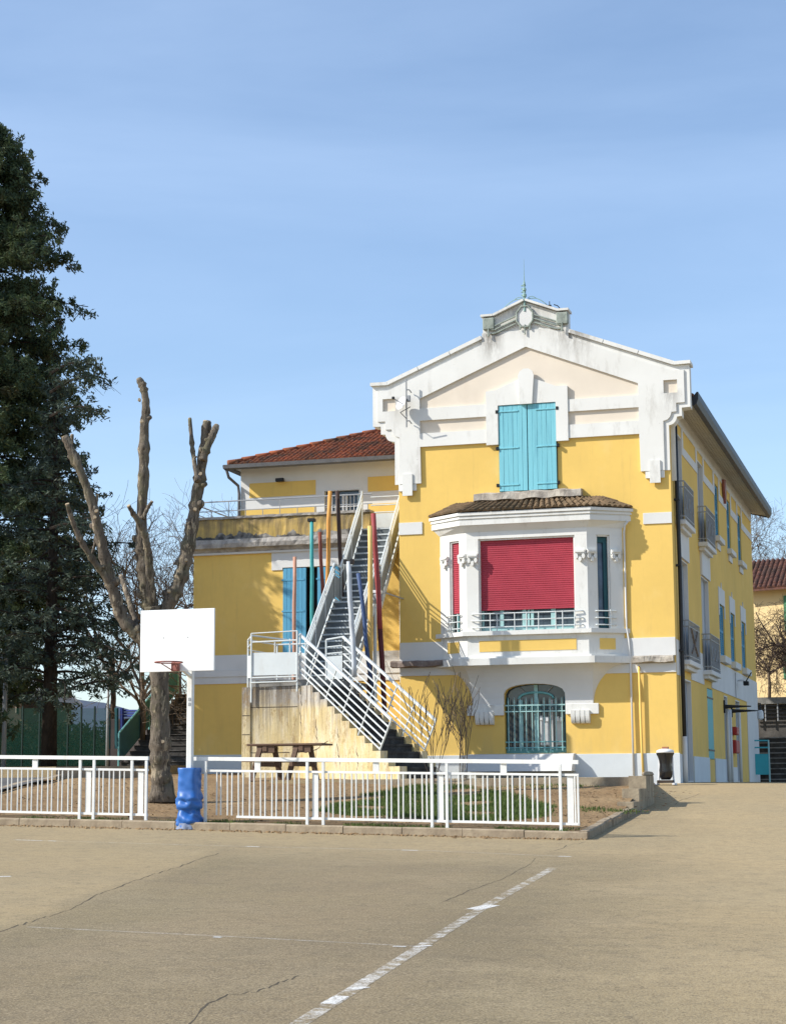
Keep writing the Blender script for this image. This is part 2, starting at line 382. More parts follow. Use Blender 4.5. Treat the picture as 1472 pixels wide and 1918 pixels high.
# ------------------------------------------------------------------ helpers: meshes and objects
class MB:
    def __init__(self): self.v = []; self.f = []
    def add(self, vs, fs):
        o = len(self.v); self.v += [tuple(x) for x in vs]; self.f += [tuple(i+o for i in f) for f in fs]; return self
    def box(self, x0, x1, y0, y1, z0, z1):
        vs = [(x, y, z) for z in (z0, z1) for y in (y0, y1) for x in (x0, x1)]
        return self.add(vs, [(0, 2, 3, 1), (4, 5, 7, 6), (0, 1, 5, 4), (2, 6, 7, 3), (0, 4, 6, 2), (1, 3, 7, 5)])
    def bevbox(self, x0, x1, y0, y1, z0, z1, b=0.01):
        # box with its long edges chamfered (all twelve) - 24 verts
        X, Y, Z = (x0, x1), (y0, y1), (z0, z1)
        vs = []; idx = {}
        for i in (0, 1):
            for j in (0, 1):
                for k in (0, 1):
                    sx, sy, sz = (1 if i == 0 else -1), (1 if j == 0 else -1), (1 if k == 0 else -1)
                    for a in range(3):
                        p = [X[i]+sx*b, Y[j]+sy*b, Z[k]+sz*b]
                        p[a] = (X[i], Y[j], Z[k])[a]
                        idx[(i, j, k, a)] = len(vs); vs.append(tuple(p))
        fs = []
        for a in range(3):
            o = [q for q in range(3) if q != a]
            for s in (0, 1):
                q = []
                for (m, n) in ((0, 0), (1, 0), (1, 1), (0, 1)):
                    c = [0, 0, 0]; c[a] = s; c[o[0]] = m; c[o[1]] = n; q.append(idx[(*c, a)])
                fs.append(tuple(q))
            for m in (0, 1):
                for n in (0, 1):
                    c0 = [0, 0, 0]; c0[o[0]] = m; c0[o[1]] = n; c1 = list(c0); c1[a] = 1
                    fs.append((idx[(*c0, o[0])], idx[(*c1, o[0])], idx[(*c1, o[1])], idx[(*c0, o[1])]))
        for i in (0, 1):
            for j in (0, 1):
                for k in (0, 1): fs.append(tuple(idx[(i, j, k, a)] for a in range(3)))
        return self.add(vs, fs)
    def beam(self, p0, p1, w, h, up=(0, 0, 1)):
        p0, p1 = Vector(p0), Vector(p1); d = (p1-p0).normalized(); u = Vector(up)
        if abs(d.dot(u)) > 0.99: u = Vector((0, 1, 0))
        s = d.cross(u).normalized()*w/2; t = s.cross(d).normalized()*h/2
        vs = [p + a*s + b*t for p in (p0, p1) for a, b in ((-1, -1), (1, -1), (1, 1), (-1, 1))]
        return self.add(vs, [(0, 1, 2, 3), (4, 7, 6, 5), (0, 4, 5, 1), (1, 5, 6, 2), (2, 6, 7, 3), (3, 7, 4, 0)])
    def tube(self, pts, rad, n=6, cap=True, jitter=0.0, rnd=None):
        pts = [Vector(p) for p in pts]
        if not hasattr(rad, '__len__'): rad = [rad]*len(pts)
        rings = []; ref = None
        for i, p in enumerate(pts):
            d = (pts[min(i+1, len(pts)-1)] - pts[max(i-1, 0)])
            if d.length < 1e-6: d = Vector((0, 0, 1))
            d.normalize()
            if ref is None:
                ref = Vector((0, 0, 1)) if abs(d.z) < 0.9 else Vector((1, 0, 0))
            s = (ref - d*ref.dot(d))
            if s.length < 1e-4: s = d.orthogonal()
            s.normalize(); ref = s; t = d.cross(s)
            o = len(self.v); rings.append(o)
            for k in range(n):
                a = 2*math.pi*k/n; r = rad[i]*(1 + (rnd.uniform(-jitter, jitter) if jitter else 0))
                self.v.append(tuple(p + s*math.cos(a)*r + t*math.sin(a)*r))
        for i in range(len(rings)-1):
            a, b = rings[i], rings[i+1]
            for k in range(n): self.f.append((a+k, a+(k+1) % n, b+(k+1) % n, b+k))
        if cap:
            self.f.append(tuple(rings[0]+k for k in range(n))[::-1]); self.f.append(tuple(rings[-1]+k for k in range(n)))
        return self
    def lathe(self, cx, cy, prof, n=16):
        rings = []
        for r, z in prof:
            rings.append(len(self.v))
            for k in range(n): a = 2*math.pi*k/n; self.v.append((cx+r*math.cos(a), cy+r*math.sin(a), z))
        for a, b in zip(rings, rings[1:]):
            for k in range(n): self.f.append((a+k, a+(k+1) % n, b+(k+1) % n, b+k))
        self.f.append(tuple(rings[0]+k for k in range(n))[::-1]); self.f.append(tuple(rings[-1]+k for k in range(n)))
        return self
    def plate(self, outer, f0, f1, holes=()):
        # outer / holes: 2-D loops; f0, f1 turn a 2-D point into the two faces of the plate
        loops = [list(outer)] + [list(h) for h in holes]
        flat = [p for lp in loops for p in lp]
        tris = tessellate_polygon([[Vector((p[0], p[1], 0)) for p in lp] for lp in loops])
        o = len(self.v); n = len(flat)
        self.v += [tuple(f0(*p)) for p in flat] + [tuple(f1(*p)) for p in flat]
        for t in tris:
            self.f.append(tuple(o+i for i in t)); self.f.append(tuple(o+n+i for i in reversed(t)))
        b = 0
        for lp in loops:
            m = len(lp)
            for i in range(m):
                a, c = b+i, b+(i+1) % m
                self.f.append((o+a, o+c, o+n+c, o+n+a))
            b += m
        return self
    def build(self, name, mat, parent=None, smooth=False, kind=None, label=None, cat=None, group=None, org=None):
        me = bpy.data.meshes.new(name)
        o = Vector(ORG.get(parent.name, (0, 0, 0))) if parent else Vector(org or (0, 0, 0))
        me.from_pydata([(x-o.x, y-o.y, z-o.z) for x, y, z in self.v], [], self.f)
        me.materials.append(mat)
        import bmesh
        bm = bmesh.new(); bm.from_mesh(me); bmesh.ops.recalc_face_normals(bm, faces=bm.faces); bm.to_mesh(me); bm.free()
        if me.polygons and max(p.normal.z for p in me.polygons) < -0.05: me.flip_normals()
        if smooth: me.polygons.foreach_set('use_smooth', [True]*len(me.polygons))
        ob = bpy.data.objects.new(name, me); COL.objects.link(ob)
        if parent: ob.parent = parent
        elif org: ob.location = o
        ORG[ob.name] = tuple(o)
        tagit(ob, label, cat, group, kind)
        return ob
ORG = {}
def tagit(o, label=None, cat=None, group=None, kind=None):
    if label: o['label'] = label
    if cat: o['category'] = cat
    if group: o['group'] = group
    if kind: o['kind'] = kind
def thing(name, label, cat, loc, group=None):
    o = bpy.data.objects.new(name, None); COL.objects.link(o); o.location = loc
    o.empty_display_size = 0.2
    ORG[o.name] = tuple(loc); tagit(o, label, cat, group); return o
def place(name, src, parent, at, rot=None):
    """another object that shares src's mesh, at a world place, under parent"""
    ob = bpy.data.objects.new(name, src.data); COL.objects.link(ob)
    o = Vector(ORG.get(parent.name, (0, 0, 0)))
    ob.parent = parent; ob.location = Vector(at)-o
    if rot: ob.rotation_euler = rot
    ORG[ob.name] = tuple(o)
    return ob
class Proto:
    """one mesh at the origin, used many times"""
    def __init__(self, name, mb, mat, smooth=False):
        self.name = name
        self.me = bpy.data.meshes.new(name); self.me.from_pydata(mb.v, [], mb.f); self.me.materials.append(mat)
        import bmesh
        bm = bmesh.new(); bm.from_mesh(self.me); bmesh.ops.recalc_face_normals(bm, faces=bm.faces); bm.to_mesh(self.me); bm.free()
        if smooth: self.me.polygons.foreach_set('use_smooth', [True]*len(self.me.polygons))
    def put(self, parent, at, rot=None, scale=None):
        ob = bpy.data.objects.new(self.name, self.me); COL.objects.link(ob)
        o = Vector(ORG.get(parent.name, (0, 0, 0)))
        ob.parent = parent; ob.location = Vector(at)-o
        if rot: ob.rotation_euler = rot
        if scale: ob.scale = scale
        ORG[ob.name] = tuple(o)
        return ob

# ------------------------------------------------------------------ ground heights
def sramp(x, k=1.5):
    return x if x/k > 30 else k*math.log1p(math.exp(x/k))
def zc(X, Y):                          # court and drive
    Y2 = 47.65 - sramp(47.65-Y, 0.8)
    return .02 - .0155*max(X, -40) + .0264*Y2 + .0158*sramp(Y2-26)
KX, KY = -5.17, 27.68                  # kerb corner
LX, LY = -15.52, 28.62
fd = Vector((LX-KX, LY-KY)).normalized(); fn = Vector((-fd.y, fd.x))
if fn.y < 0: fn = -fn
def uv(X, Y):
    d = Vector((X-KX, Y-KY)); return d.dot(fd), d.dot(fn)
def zg(X, Y):                          # garden soil
    u, v = uv(X, Y)
    kx = KX + fd.x*u; ky = KY + fd.y*u
    base = zc(kx, ky) + 0.10
    lump = 0.035*math.sin(X*2.1+Y*1.3)*math.sin(Y*1.7-X*0.8)*min(1, v/2)
    return base + 0.045*min(v, 6.0) + 0.105*min(3.5, max(0, v-6.0)) + 0.012*max(0, v-9.5) + lump

def grid_mesh(name, us, vs, fn_, mat, **kw):
    mb = MB()
    for u in us:
        for v in vs: mb.v.append(tuple(fn_(u, v)))
    n = len(vs)
    for i in range(len(us)-1):
        for j in range(n-1):
            a = i*n+j; mb.f.append((a, a+1, a+n+1, a+n))
    return mb.build(name, mat, smooth=True, **kw)
def lin(a, b, n): return [a+(b-a)*i/(n-1) for i in range(n)]

# far ground sheet to the horizon, then court, garden, yard
grid_mesh('ground', [-4000, -1200, -400, -150, -60]+lin(-40, 40, 21)+[90, 300, 1200, 4000],
          [-60, -20]+lin(0, 100, 26)+[160, 300, 800, 2000, 4500],
          lambda x, y: (x, y, min(zc(x, y), 3.2)-0.06), M['soil'], kind='structure')
grid_mesh('school_court', lin(-30, 40, 141), lin(-6, 96, 205), lambda x, y: (x, y, zc(x, y)), M['asphalt'], kind='structure')

WX, WY = -5.66, 37.75                  # far end of the stepped wall
def gpt(u, v):                         # u: metres left of the right border, v: metres behind the kerb
    bx = KX + (WX-KX)*min(1, v/10.1); by = KY + (WY-KY)*(v/10.1)
    if v > 10.0: bx -= (v-10.0)*0.5+0.15
    X = bx + fd.x*u - 0.12; Y = by + fd.y*u*max(0, 1-v/12) + 0.1
    z = zg(X, Y)
    return (X, Y, min(z, 1.74) if v > 10.0 and X > -12.5 else z)
grid_mesh('garden_soil', lin(0.02, 36, 110), lin(0, 32, 90), gpt, M['soil'], kind='structure')

# worn court markings: ribbons a few millimetres above the asphalt
def ribbon(name, pts, w, mat, lift=0.0015, w2=None, kind='structure', seg=0.4, wob=0.0):
    mb = MB(); P = []
    for a, b in zip(pts, pts[1:]):
        a, b = Vector(a), Vector(b); n = max(1, int((b-a).length/seg))
        P += [a.lerp(b, i/n) for i in range(n)]
    P.append(Vector(pts[-1]))
    for i, p in enumerate(P):
        d = (P[min(i+1, len(P)-1)]-P[max(i-1, 0)]); d.z = 0; d.normalize()
        s = Vector((-d.y, d.x, 0)); ww = w + ((w2 or w)-w)*i/(len(P)-1)
        if wob: ww *= random.uniform(1-wob, 1+wob)
        for k in (-1, 1):
            q = p + s*ww/2*k; mb.v.append((q.x, q.y, zc(q.x, q.y)+lift))
    for i in range(len(P)-1): mb.f.append((2*i, 2*i+1, 2*i+3, 2*i+2))
    return mb.build(name, mat, kind=kind)
def H(x, y): return hit(x, y, zc)
ribbon('court_line', [H(548, 1926), H(905, 1700), H(1035, 1626)], 0.11, M['line'])
ribbon('court_line', [H(52, 1737), H(420, 1754), H(800, 1774)], 0.045, M['line_faint'])
ribbon('court_line', [H(20, 1573), H(470, 1586), H(790, 1593), H(1072, 1605)], 0.06, M['line_faint'])
ribbon('court_mark', [H(887, 1704), H(922, 1696)], 0.16, M['line_white'], 0.003)
ribbon('court_mark', [H(776, 1774.5), H(806, 1772)], 0.07, M['line_white'], 0.003)
ribbon('court_mark', [H(400, 1756), H(415, 1756.6)], 0.06, M['line_white'], 0.003)
ribbon('court_mark', [H(736, 1773), H(760, 1774)], 0.05, M['line_white'], 0.003)
ribbon('court_mark', [H(614, 1882), H(640, 1867)], 0.10, M['line_white'], 0.003)
ribbon('court_mark', [H(657, 1854), H(686, 1850)], 0.08, M['line_white'], 0.003)
ribbon('court_mark', [H(462, 1585.5), H(486, 1586.5)], 0.07, M['line_white'], 0.003)
ribbon('court_mark', [H(752, 1592.5), H(783, 1593.5)], 0.07, M['line_white'], 0.003)
ribbon('court_mark', [H(1046, 1604), H(1068, 1604.6)], 0.08, M['line_white'], 0.003)
ribbon('court_mark', [H(30, 1573.4), H(80, 1575)], 0.06, M['line_white'], 0.003)
ribbon('court_mark', [H(92, 1575.2), H(106, 1575.8)], 0.06, M['line_white'], 0.003)
ribbon('court_mark', [H(-14, 1643), H(21, 1642)], 0.11, M['line_white'], 0.003)
def crack(px, w=0.022):
    pts = []
    for (a, b), (c, d) in zip(px, px[1:]):
        n = max(2, int(abs(c-a)/7))
        for i in range(n):
            t = i/n; pts.append((a+(c-a)*t+random.uniform(-2, 2), b+(d-b)*t+random.uniform(-1.6, 1.6)))
    pts.append(px[-1])
    ribbon('asphalt_crack', [H(*p) for p in pts], w, M['crack'], 0.0012, seg=5, wob=0.6)
crack([(0, 1747), (60, 1726), (130, 1706), (180, 1677), (228, 1660), (240, 1653), (300, 1635), (410, 1598)], 0.014)
crack([(355, 1918), (378, 1890), (420, 1865), (480, 1858), (560, 1828)], 0.013)
crack([(830, 1690), (880, 1668), (940, 1646), (985, 1624), (1002, 1608)], 0.010)
crack([(1036, 1594), (1062, 1584), (1098, 1577)], 0.010)
crack([(1262, 1507), (1275, 1499), (1310, 1488), (1330, 1487)], 0.016)

# kerb: a row of stones along the front and up the right side
kerb = bpy.data.objects.new('kerb', None); COL.objects.link(kerb); kerb['kind'] = 'structure'; ORG['kerb'] = (0, 0, 0)
def stones(p, q, length, h0, h1, w, mat, name='kerb_stone', parent=None, zf=zc, inward=1):
    p, q = Vector(p), Vector(q); L = (q-p).length; n = max(1, round(L/length)); d = (q-p).normalized(); s = Vector((-d.y, d.x))*inward
    for i in range(n):
        a = p + d*(L*i/n+0.006); b = p + d*(L*(i+1)/n-0.006)
        dz = random.uniform(-0.008, 0.008); ds = random.uniform(-0.008, 0.008)
        mb = MB(); vs = []
        for c in (a, b):
            z = zf(c.x, c.y)
            for (o, zz) in ((0, h0), (0, h1-0.02), (0.02, h1), (w, h1), (w, h0)):
                e = c + s*(o+ds); vs.append((e.x, e.y, z+zz+dz))
        mb.add(vs, [(0, 1, 2, 3, 4), (9, 8, 7, 6, 5)] + [(k, 5+k, 5+(k+1) % 5, (k+1) % 5) for k in range(5)])
        mb.build(name, mat, parent)
Kv = Vector((KX, KY)); Wv = Vector((WX, WY)); S1 = Vector((-5.5, 34.1))
stones(Kv, Kv+fd*17.0, 1.0, -0.1, 0.125, 0.16, M['kerb'], parent=kerb, inward=-1)
stones(Kv+Vector((0.0, 0.02)), S1, 1.0, -0.1, 0.125, 0.14, M['kerb'], parent=kerb, inward=1)

# stepped retaining wall at the garden's right end
rw = thing('retaining_wall', 'low stepped concrete wall around the dirt garden beside the drive', 'wall', (S1.x, S1.y, zc(S1.x, S1.y)))
wd = (Wv-S1).normalized(); wn_ = Vector((-wd.y, wd.x))
def wallblock(a, b, z1, w, name, off=0.0):
    A = S1+wd*a+wn_*off; B = S1+wd*b+wn_*off; vs = []
    for c in (A, B):
        for o in (0, w):
            e = c+wn_*o
            for z in (zc(e.x, e.y)-0.2, z1): vs.append((e.x, e.y, z))
    MB().add(vs, [(0, 1, 3, 2), (4, 6, 7, 5), (0, 4, 5, 1), (2, 3, 7, 6), (1, 5, 7, 3), (0, 2, 6, 4)]).build(name, M['stone'], rw)
wl_ = (Wv-S1).length
wallblock(0.0, 0.95, 1.36, 0.30, 'step_block'); wallblock(0.956, 2.2, 1.60, 0.32, 'step_block')
wallblock(2.206, wl_, 1.845, 0.34, 'step_block')
for i in range(5):
    x1 = WX-0.36-i*1.25; MB().bevbox(x1-1.243, x1, WY-0.28, WY, 1.2, 1.835-random.uniform(0, 0.012)-0.002*i, 0.008).build('wall_block', M['stone'], rw)
mbk = MB(); mbk.lathe(WX-0.10, WY-0.12, [(0.09, 1.835), (0.13, 1.875), (0.10, 1.925), (0.03, 1.94)], 6)
tagit(mbk.build('loose_stone', M['stone'], org=(WX-0.10, WY-0.12, 1.84)), 'small rounded stone lying on the corner of the low stepped wall', 'stone')
def fedge(y): return -0.1498*y-0.13
MB().plate([(fedge(WY+0.002), WY+0.002), (fedge(47.59), 47.59), (-14.0, 47.59), (-14.0, WY+0.002)], lambda x, y: (x, y, 1.2), lambda x, y: (x, y, 1.815)).build('forecourt', M['asphalt'], kind='structure')
stones((fedge(WY+0.3), WY+0.3), (fedge(47.5), 47.5), 1.2, -0.2, 1.82-1.49, 0.12, M['kerb'], parent=kerb, zf=lambda x, y: 1.49, inward=1)

# yard left of the garden, behind and beside
A1, A2, A3 = hit(105, 1461, zg), hit(252, 1456, zg), hit(0, 1485, zg)
def zyard(x, y): return zg(A1.x, A1.y)+0.30 + 0.012*max(0, y-A1.y)
lw = thing('low_wall', 'low beige concrete wall behind the dirt garden on the left', 'wall', tuple(A1))
for i in range(3):
    a = A1.lerp(A2, i/3+0.002); b = A1.lerp(A2, (i+1)/3-0.002)
    MB().plate([(a.x, a.y), (b.x, b.y), (b.x, b.y+0.25), (a.x, a.y+0.25)], lambda x, y: (x, y, A1.z-0.3), lambda x, y: (x, y, zyard(a.x, a.y)+0.0)).build('wall_block', M['kerb'], lw)
mb = MB()
yp = [(A1.x, A1.y+0.2), (A2.x, A2.y+0.2), (-20.8, A2.y+0.4), (-20.8, 75), (-60, 75), (-60, A1.y+0.2)]
mb.plate(yp, lambda x, y: (x, y, zyard(x, y)-0.6), lambda x, y: (x, y, zyard(x, y))); mb.build('upper_yard', M['asphalt'], kind='structure')
mb = MB(); lft = Vector((-1, -0.1, 0))
q = [A1, A3, A3+(A3-A1)*0.6+Vector((-2, 0, 0)), A3+lft*18, A1+lft*18]
mb.add([(p.x, p.y, zg(p.x, p.y)+0.06) for p in q], [tuple(range(5))]); mb.build('side_path', simple('dark_asphalt', (0.11, 0.105, 0.10), 0.95, 0.2, 2), kind='structure')
mb = MB(); d3 = (A3-A1); 
for i in range(13):
    c = A1 + d3*(i/8); 
    for o in (0, 0.14): mb.v.append((c.x+o, c.y+o*0.3, zg(c.x, c.y)+0.12))
for i in range(12): mb.f.append((2*i, 2*i+1, 2*i+3, 2*i+2))
mb.build('path_edging', M['kerb'], kind='structure')

# ================================================================== the yellow school building
CX, YF = -10.285, 47.65
XL, XR = CX-3.63, CX+3.80
school = thing('school_building', 'yellow gabled school building with white trim and a bay window with a crimson shutter', 'building', (CX, YF, 1.7))
def F0(p): return lambda x, z: (CX+x, YF-p, z)
def fplate(name, outer, p0, p1, mat, holes=(), parent=None, **kw):
    return MB().plate(outer, F0(p0), F0(p1), holes).build(name, mat, parent or school, **kw)
def rect(a, b, c, d): return [(a, c), (b, c), (b, d), (a, d)]
GW = 0.06, 0.82                       # ground floor window: centre, half width
arch = [(GW[0]-GW[1], 2.5), (GW[0]-GW[1], 3.98)] + [(GW[0]-GW[1]*math.cos(t)*(1 if abs(math.cos(t)) > 0.01 else 1), 3.98+0.34*math.sin(t)**0.62) for t in lin(0.12, math.pi-0.12, 11)] + [(GW[0]+GW[1], 3.98), (GW[0]+GW[1], 2.5)]
wall_outline = [(-3.63, 1.5), (3.80, 1.5), (3.80, 12.2), (1.1, 13.55), (-1.1, 13.55), (-3.63, 12.2)]
fplate('front_wall', wall_outline, 0.0, -0.4, M['yellow'], [arch])
fplate('gable_panel', [(-3.2, 10.95), (3.2, 10.95), (3.2, 12.3), (0.0, 13.6), (-3.2, 12.3)], 0.003, -0.0015, M['peach'])
def arc(cx, cz, r, a0, a1, n): return [(cx+r*math.cos(R(a)), cz+r*math.sin(R(a))) for a in lin(a0, a1, n)]
# console profile on the right, read from below upwards
con = [(3.80, 9.84), (3.80, 11.04)] + [(3.80+0.21*math.sin(R(a)), 11.25-0.21*math.cos(R(a))) for a in (15, 35, 55, 75)] + [(4.02, 11.26), (4.15, 11.27), (4.15, 11.49), (4.38, 11.50), (4.38, 12.64)]
top = [(3.96, 12.64), (1.16, 13.74), (1.16, 14.34), (0.88, 14.34), (-0.02, 14.70), (-0.87, 14.34), (-1.2, 14.34), (-1.2, 13.74), (-3.92, 12.63)]
lcon = [(-x*0.995+(0.0 if x > 3.9 else 0.05), z) for x, z in con][::-1]
inn = [(-2.98, 9.84), (-3.0, 10.85), (-1.115, 10.85), (-1.115, 10.78), (-0.795, 10.78), (-0.795, 11.86), (0.785, 11.86), (0.785, 10.78), (1.125, 10.78), (1.125, 10.85), (3.015, 10.85), (3.03, 9.84)]
outline = con + top + lcon + inn
big = [(-3.0, 12.2), (-3.0, 11.92), (-1.13, 11.92), (-1.13, 12.26), (-0.84, 12.29), (-0.2, 12.55), (0.18, 12.55), (0.81, 12.29), (1.11, 12.28), (1.11, 11.90), (3.015, 11.90), (3.015, 12.22), (-0.01, 13.44)]
pr_, pl_ = rect(1.12, 3.015, 11.21, 11.57), rect(-3.0, -1.12, 11.22, 11.58)
sqr, sql = rect(3.69, 4.05, 11.90, 12.25), rect(-4.06, -3.70, 11.90, 12.25)
fplate('gable_trim', outline, 0.034, 0.004, M['white'], [big, pr_, pl_, sqr, sql])
# console bodies behind the trim, out past the walls
for s in (1, -1):
    k = [(s*x*(1 if s > 0 else 0.995), z) for x, z in ([(3.3, 10.9)] + con[1:-1] + [(4.375, 12.62), (3.94, 12.62), (3.3, 12.88)])]
    k = [(x-(0.012*s if abs(x) > 3.75 else 0), z) for x, z in k]
    fplate('console', k, -0.002, -0.42, M['white'])
    q = sqr if s > 0 else sql
    fplate('console_panel', [(x*1.0, z) for x, z in q], 0.0035, 0.0, M['peach'])
# second, prouder skin of the trim, set back from the console edge
con2 = [(3.66, 9.842), (3.66, 11.16)] + [(3.66+0.21*math.sin(R(a)), 11.37-0.21*math.cos(R(a))) for a in (15, 35, 55, 75)] + [(3.88, 11.385), (4.01, 11.39), (4.01, 11.62), (4.235, 11.625), (4.235, 12.50)]
lcon2 = [(-x*0.995+(0.0 if x > 3.9 else 0.05), z) for x, z in con2][::-1]
top2 = [(3.94, 12.50), (1.18, 13.59), (1.18, 13.9), (-1.22, 13.9), (-1.22, 13.59), (-3.90, 12.49)]
inn2 = [(x, z) for x, z in inn]
fplate('gable_facing', con2+top2+lcon2+inn2, 0.075, 0.0345, M['white'], [[(x, z) for x, z in big], pr_, pl_, sqr, sql])
for s, zz in ((1, 0), (-1, 0)):        # raised tongues at the feet of the pilasters
    c = 3.41 if s > 0 else -3.36
    fplate('pilaster_tongue', rect(c-0.14, c+0.14, 9.51, 10.11), 0.115, 0.0755, M['white'])
    fplate('pilaster_foot', rect(c-0.26, c+0.24, 9.65, 9.838), 0.06, 0.002, M['white'])
    fplate('pilaster_tongue_back', rect(c-0.139, c+0.139, 9.512, 9.838), 0.0752, 0.0605, M['white'])
# copings of the gable
def coping(a, b, h, p0, p1, mat=M['white'], name='coping'):
    a, b = Vector(a), Vector(b); n = Vector((-(b-a).y, (b-a).x)).normalized()
    if n.y < 0: n = -n
    L = (b-a).length; m = max(1, round(L/1.1))
    for i in range(m):
        c = a.lerp(b, i/m+0.003); d = a.lerp(b, (i+1)/m-0.003)
        fplate(name, [tuple(c-n*0.01), tuple(d-n*0.01), tuple(d+n*h), tuple(c+n*h)], p0, p1, mat)
coping((1.17, 13.75), (3.97, 12.655), 0.09, 0.12, -0.46); coping((-1.21, 13.75), (-3.93, 12.64), 0.09, 0.12, -0.46)
coping((3.97, 12.655), (4.42, 12.66), 0.08, 0.125, -0.465); coping((-3.93, 12.645), (-4.41, 12.65), 0.08, 0.125, -0.465)
coping((0.0, 14.72), (0.90, 14.36), 0.05, 0.15, -0.35); coping((-0.03, 14.72), (-0.89, 14.36), 0.05, 0.15, -0.35)
coping((0.9, 14.36), (1.2, 14.36), 0.05, 0.155, -0.355); coping((-0.9, 14.36), (-1.24, 14.36), 0.05, 0.155, -0.355)
fplate('acroterion', [(1.155, 13.6), (1.155, 14.335), (0.88, 14.335), (-0.02, 14.69), (-0.87, 14.335), (-1.195, 14.335), (-1.195, 13.6)], 0.012, -0.34, M['white'])
# attic window dressing
frame = [(-1.13, 10.782), (-1.13, 12.26), (-0.84, 12.29), (-0.2, 12.55), (0.18, 12.55), (0.81, 12.29), (1.12, 12.28), (1.12, 10.782), (0.79, 10.782), (0.79, 11.855), (-0.80, 11.855), (-0.80, 10.782)]
fplate('attic_window_frame', frame, 0.105, 0.0755, M['white'])
fplate('keystone', [(-0.18, 11.84), (-0.22, 12.62), (-0.17, 12.74), (-0.06, 12.81), (0.08, 12.81), (0.18, 12.74), (0.22, 12.62), (0.16, 11.84)], 0.17, 0.1055, M['white'])
# attic shutters: six boards a leaf, three strap hinges
fplate('attic_recess', rect(-0.80, 0.80, 9.49, 11.86), 0.0145, -0.0008, M['dark'])
for s in (-1, 1):
    lf = MB().plate(rect(0.012*s, 0.785*s, 9.50, 11.84), F0(0.045), F0(0.02)).build('shutter', M['shutter'], school)
    for k in range(6):
        a = 0.012+k*0.129
        MB().bevbox(CX+min(s*a, s*(a+0.126)), CX+max(s*a, s*(a+0.126)), YF-0.075-0.003*(k % 2), YF-0.046, 9.49+0.01*(k % 3)*0.4, 11.845, 0.005).build('plank', M['shutter'], lf)
    for z in (9.66, 10.67, 11.68):
        MB().bevbox(CX+min(s*0.24, s*0.83), CX+max(s*0.24, s*0.83), YF-0.095, YF-0.0775, z-0.02, z+0.02, 0.004).build('strap_hinge', M['shutter'], lf)
        MB().bevbox(CX+s*0.83-0.035, CX+s*0.83+0.035, YF-0.12, YF-0.04, z-0.045, z+0.045, 0.006).build('hinge_pin', M['black'], lf)

# bands, ledges, plinth
def fband(name, a, b, c, d, p, mat): return MB().bevbox(CX+a, CX+b, YF-p, YF+0.01, c, d, 0.004).build(name, mat, school)
fband('band', 3.05, 3.802, 8.435, 8.73, 0.03, M['bandw']); fband('band', -3.632, -2.97, 8.445, 8.78, 0.03, M['bandw'])
fband('band', 2.3, 3.802, 4.975, 5.45, 0.035, M['bandw']); fband('band', -3.632, -2.0, 4.99, 5.50, 0.035, M['bandw'])
fband('band', 1.7, 3.802, 4.545, 4.785, 0.03, M['bandw']); fband('band', -3.632, -1.6, 4.60, 4.82, 0.03, M['bandw'])
def k_(q, z): return q+z
def rough_ledge(x0, x1, z0, z1, p, mat, name='ledge'):
    mb = MB(); n = 26; rnd = random.Random(int(x0*100)+5)
    prof = [(0.0, z0), (p, z0+0.02), (p, z1-0.03), (p-0.05, z1), (0.0, z1+0.02)]
    for i in range(n+1):
        x = x0+(x1-x0)*i/n
        for (q, z) in prof:
            mb.v.append((CX+x, YF-max(0.0, q-((0.03+0.03*math.sin(x*7+k_(q,z)*3)+rnd.uniform(0, 0.012)) if q else 0)), z+((0.014*math.sin(x*9+q*20)+rnd.uniform(-0.006, 0.006)) if q else 0)))
    m = len(prof)
    for i in range(n):
        for k in range(m): mb.f.append((i*m+k, i*m+(k+1) % m, (i+1)*m+(k+1) % m, (i+1)*m+k))
    mb.f.append(tuple(range(m))); mb.f.append(tuple(n*m+k for k in range(m))[::-1])
    return mb.build(name, mat, school)
rough_ledge(2.72, 3.76, 4.79, 4.97, 0.24, M['ledge']); rough_ledge(-3.85, -2.15, 4.82, 4.99, 0.28, M['darkledge'])
MB().bevbox(XL-0.04, XR+0.04, YF-0.05, YF+0.011, 1.5, 2.465, 0.006).build('plinth', M['plinth'], school)
MB().plate([(0.3, 2.03), (0.62, 2.03), (0.3, 2.47), (0.0, 2.49), (0.0, 2.03)], lambda a, z: (CX-1.72, YF-a, z), lambda a, z: (CX+1.12, YF-a, z)).build('window_sill', M['bandw'], school)

# bay window
def bayplan(hf, hw, p, q=0.0): return [(CX-hw, YF-q), (CX-hf, YF-p), (CX+hf, YF-p), (CX+hw, YF-q)]
def ring(name, hf, hw, p, z0, z1, mat, parent, hf2=None, hw2=None, p2=None):
    a = bayplan(hf, hw, p); b = bayplan(hf2 or hf, hw2 or hw, p2 or p)
    mb = MB().add([(x, y, z0) for x, y in a]+[(x, y, z1) for x, y in b], [(0, 1, 2, 3), (7, 6, 5, 4), (0, 4, 5, 1), (1, 5, 6, 2), (2, 6, 7, 3), (3, 7, 4, 0)])
    return mb.build(name, mat, parent)
bay = ring('bay_window', 1.63, 2.48, 0.50, 8.172, 8.36, M['white'], school)
ring('cornice', 1.63, 2.50, 0.50, 8.361, 8.53, M['white'], bay, 1.74, 2.68, 0.66)
ring('cornice', 1.76, 2.72, 0.69, 8.531, 8.66, M['white'], bay); ring('cornice', 1.745, 2.70, 0.67, 8.661, 8.70, M['white'], bay)
ring('cornice', 1.77, 2.745, 0.71, 8.701, 8.755, M['white'], bay); ring('cornice', 1.755, 2.72, 0.69, 8.756, 8.785, M['white'], bay)
ring('cornice', 1.79, 2.79, 0.74, 8.786, 8.865, M['white'], bay)
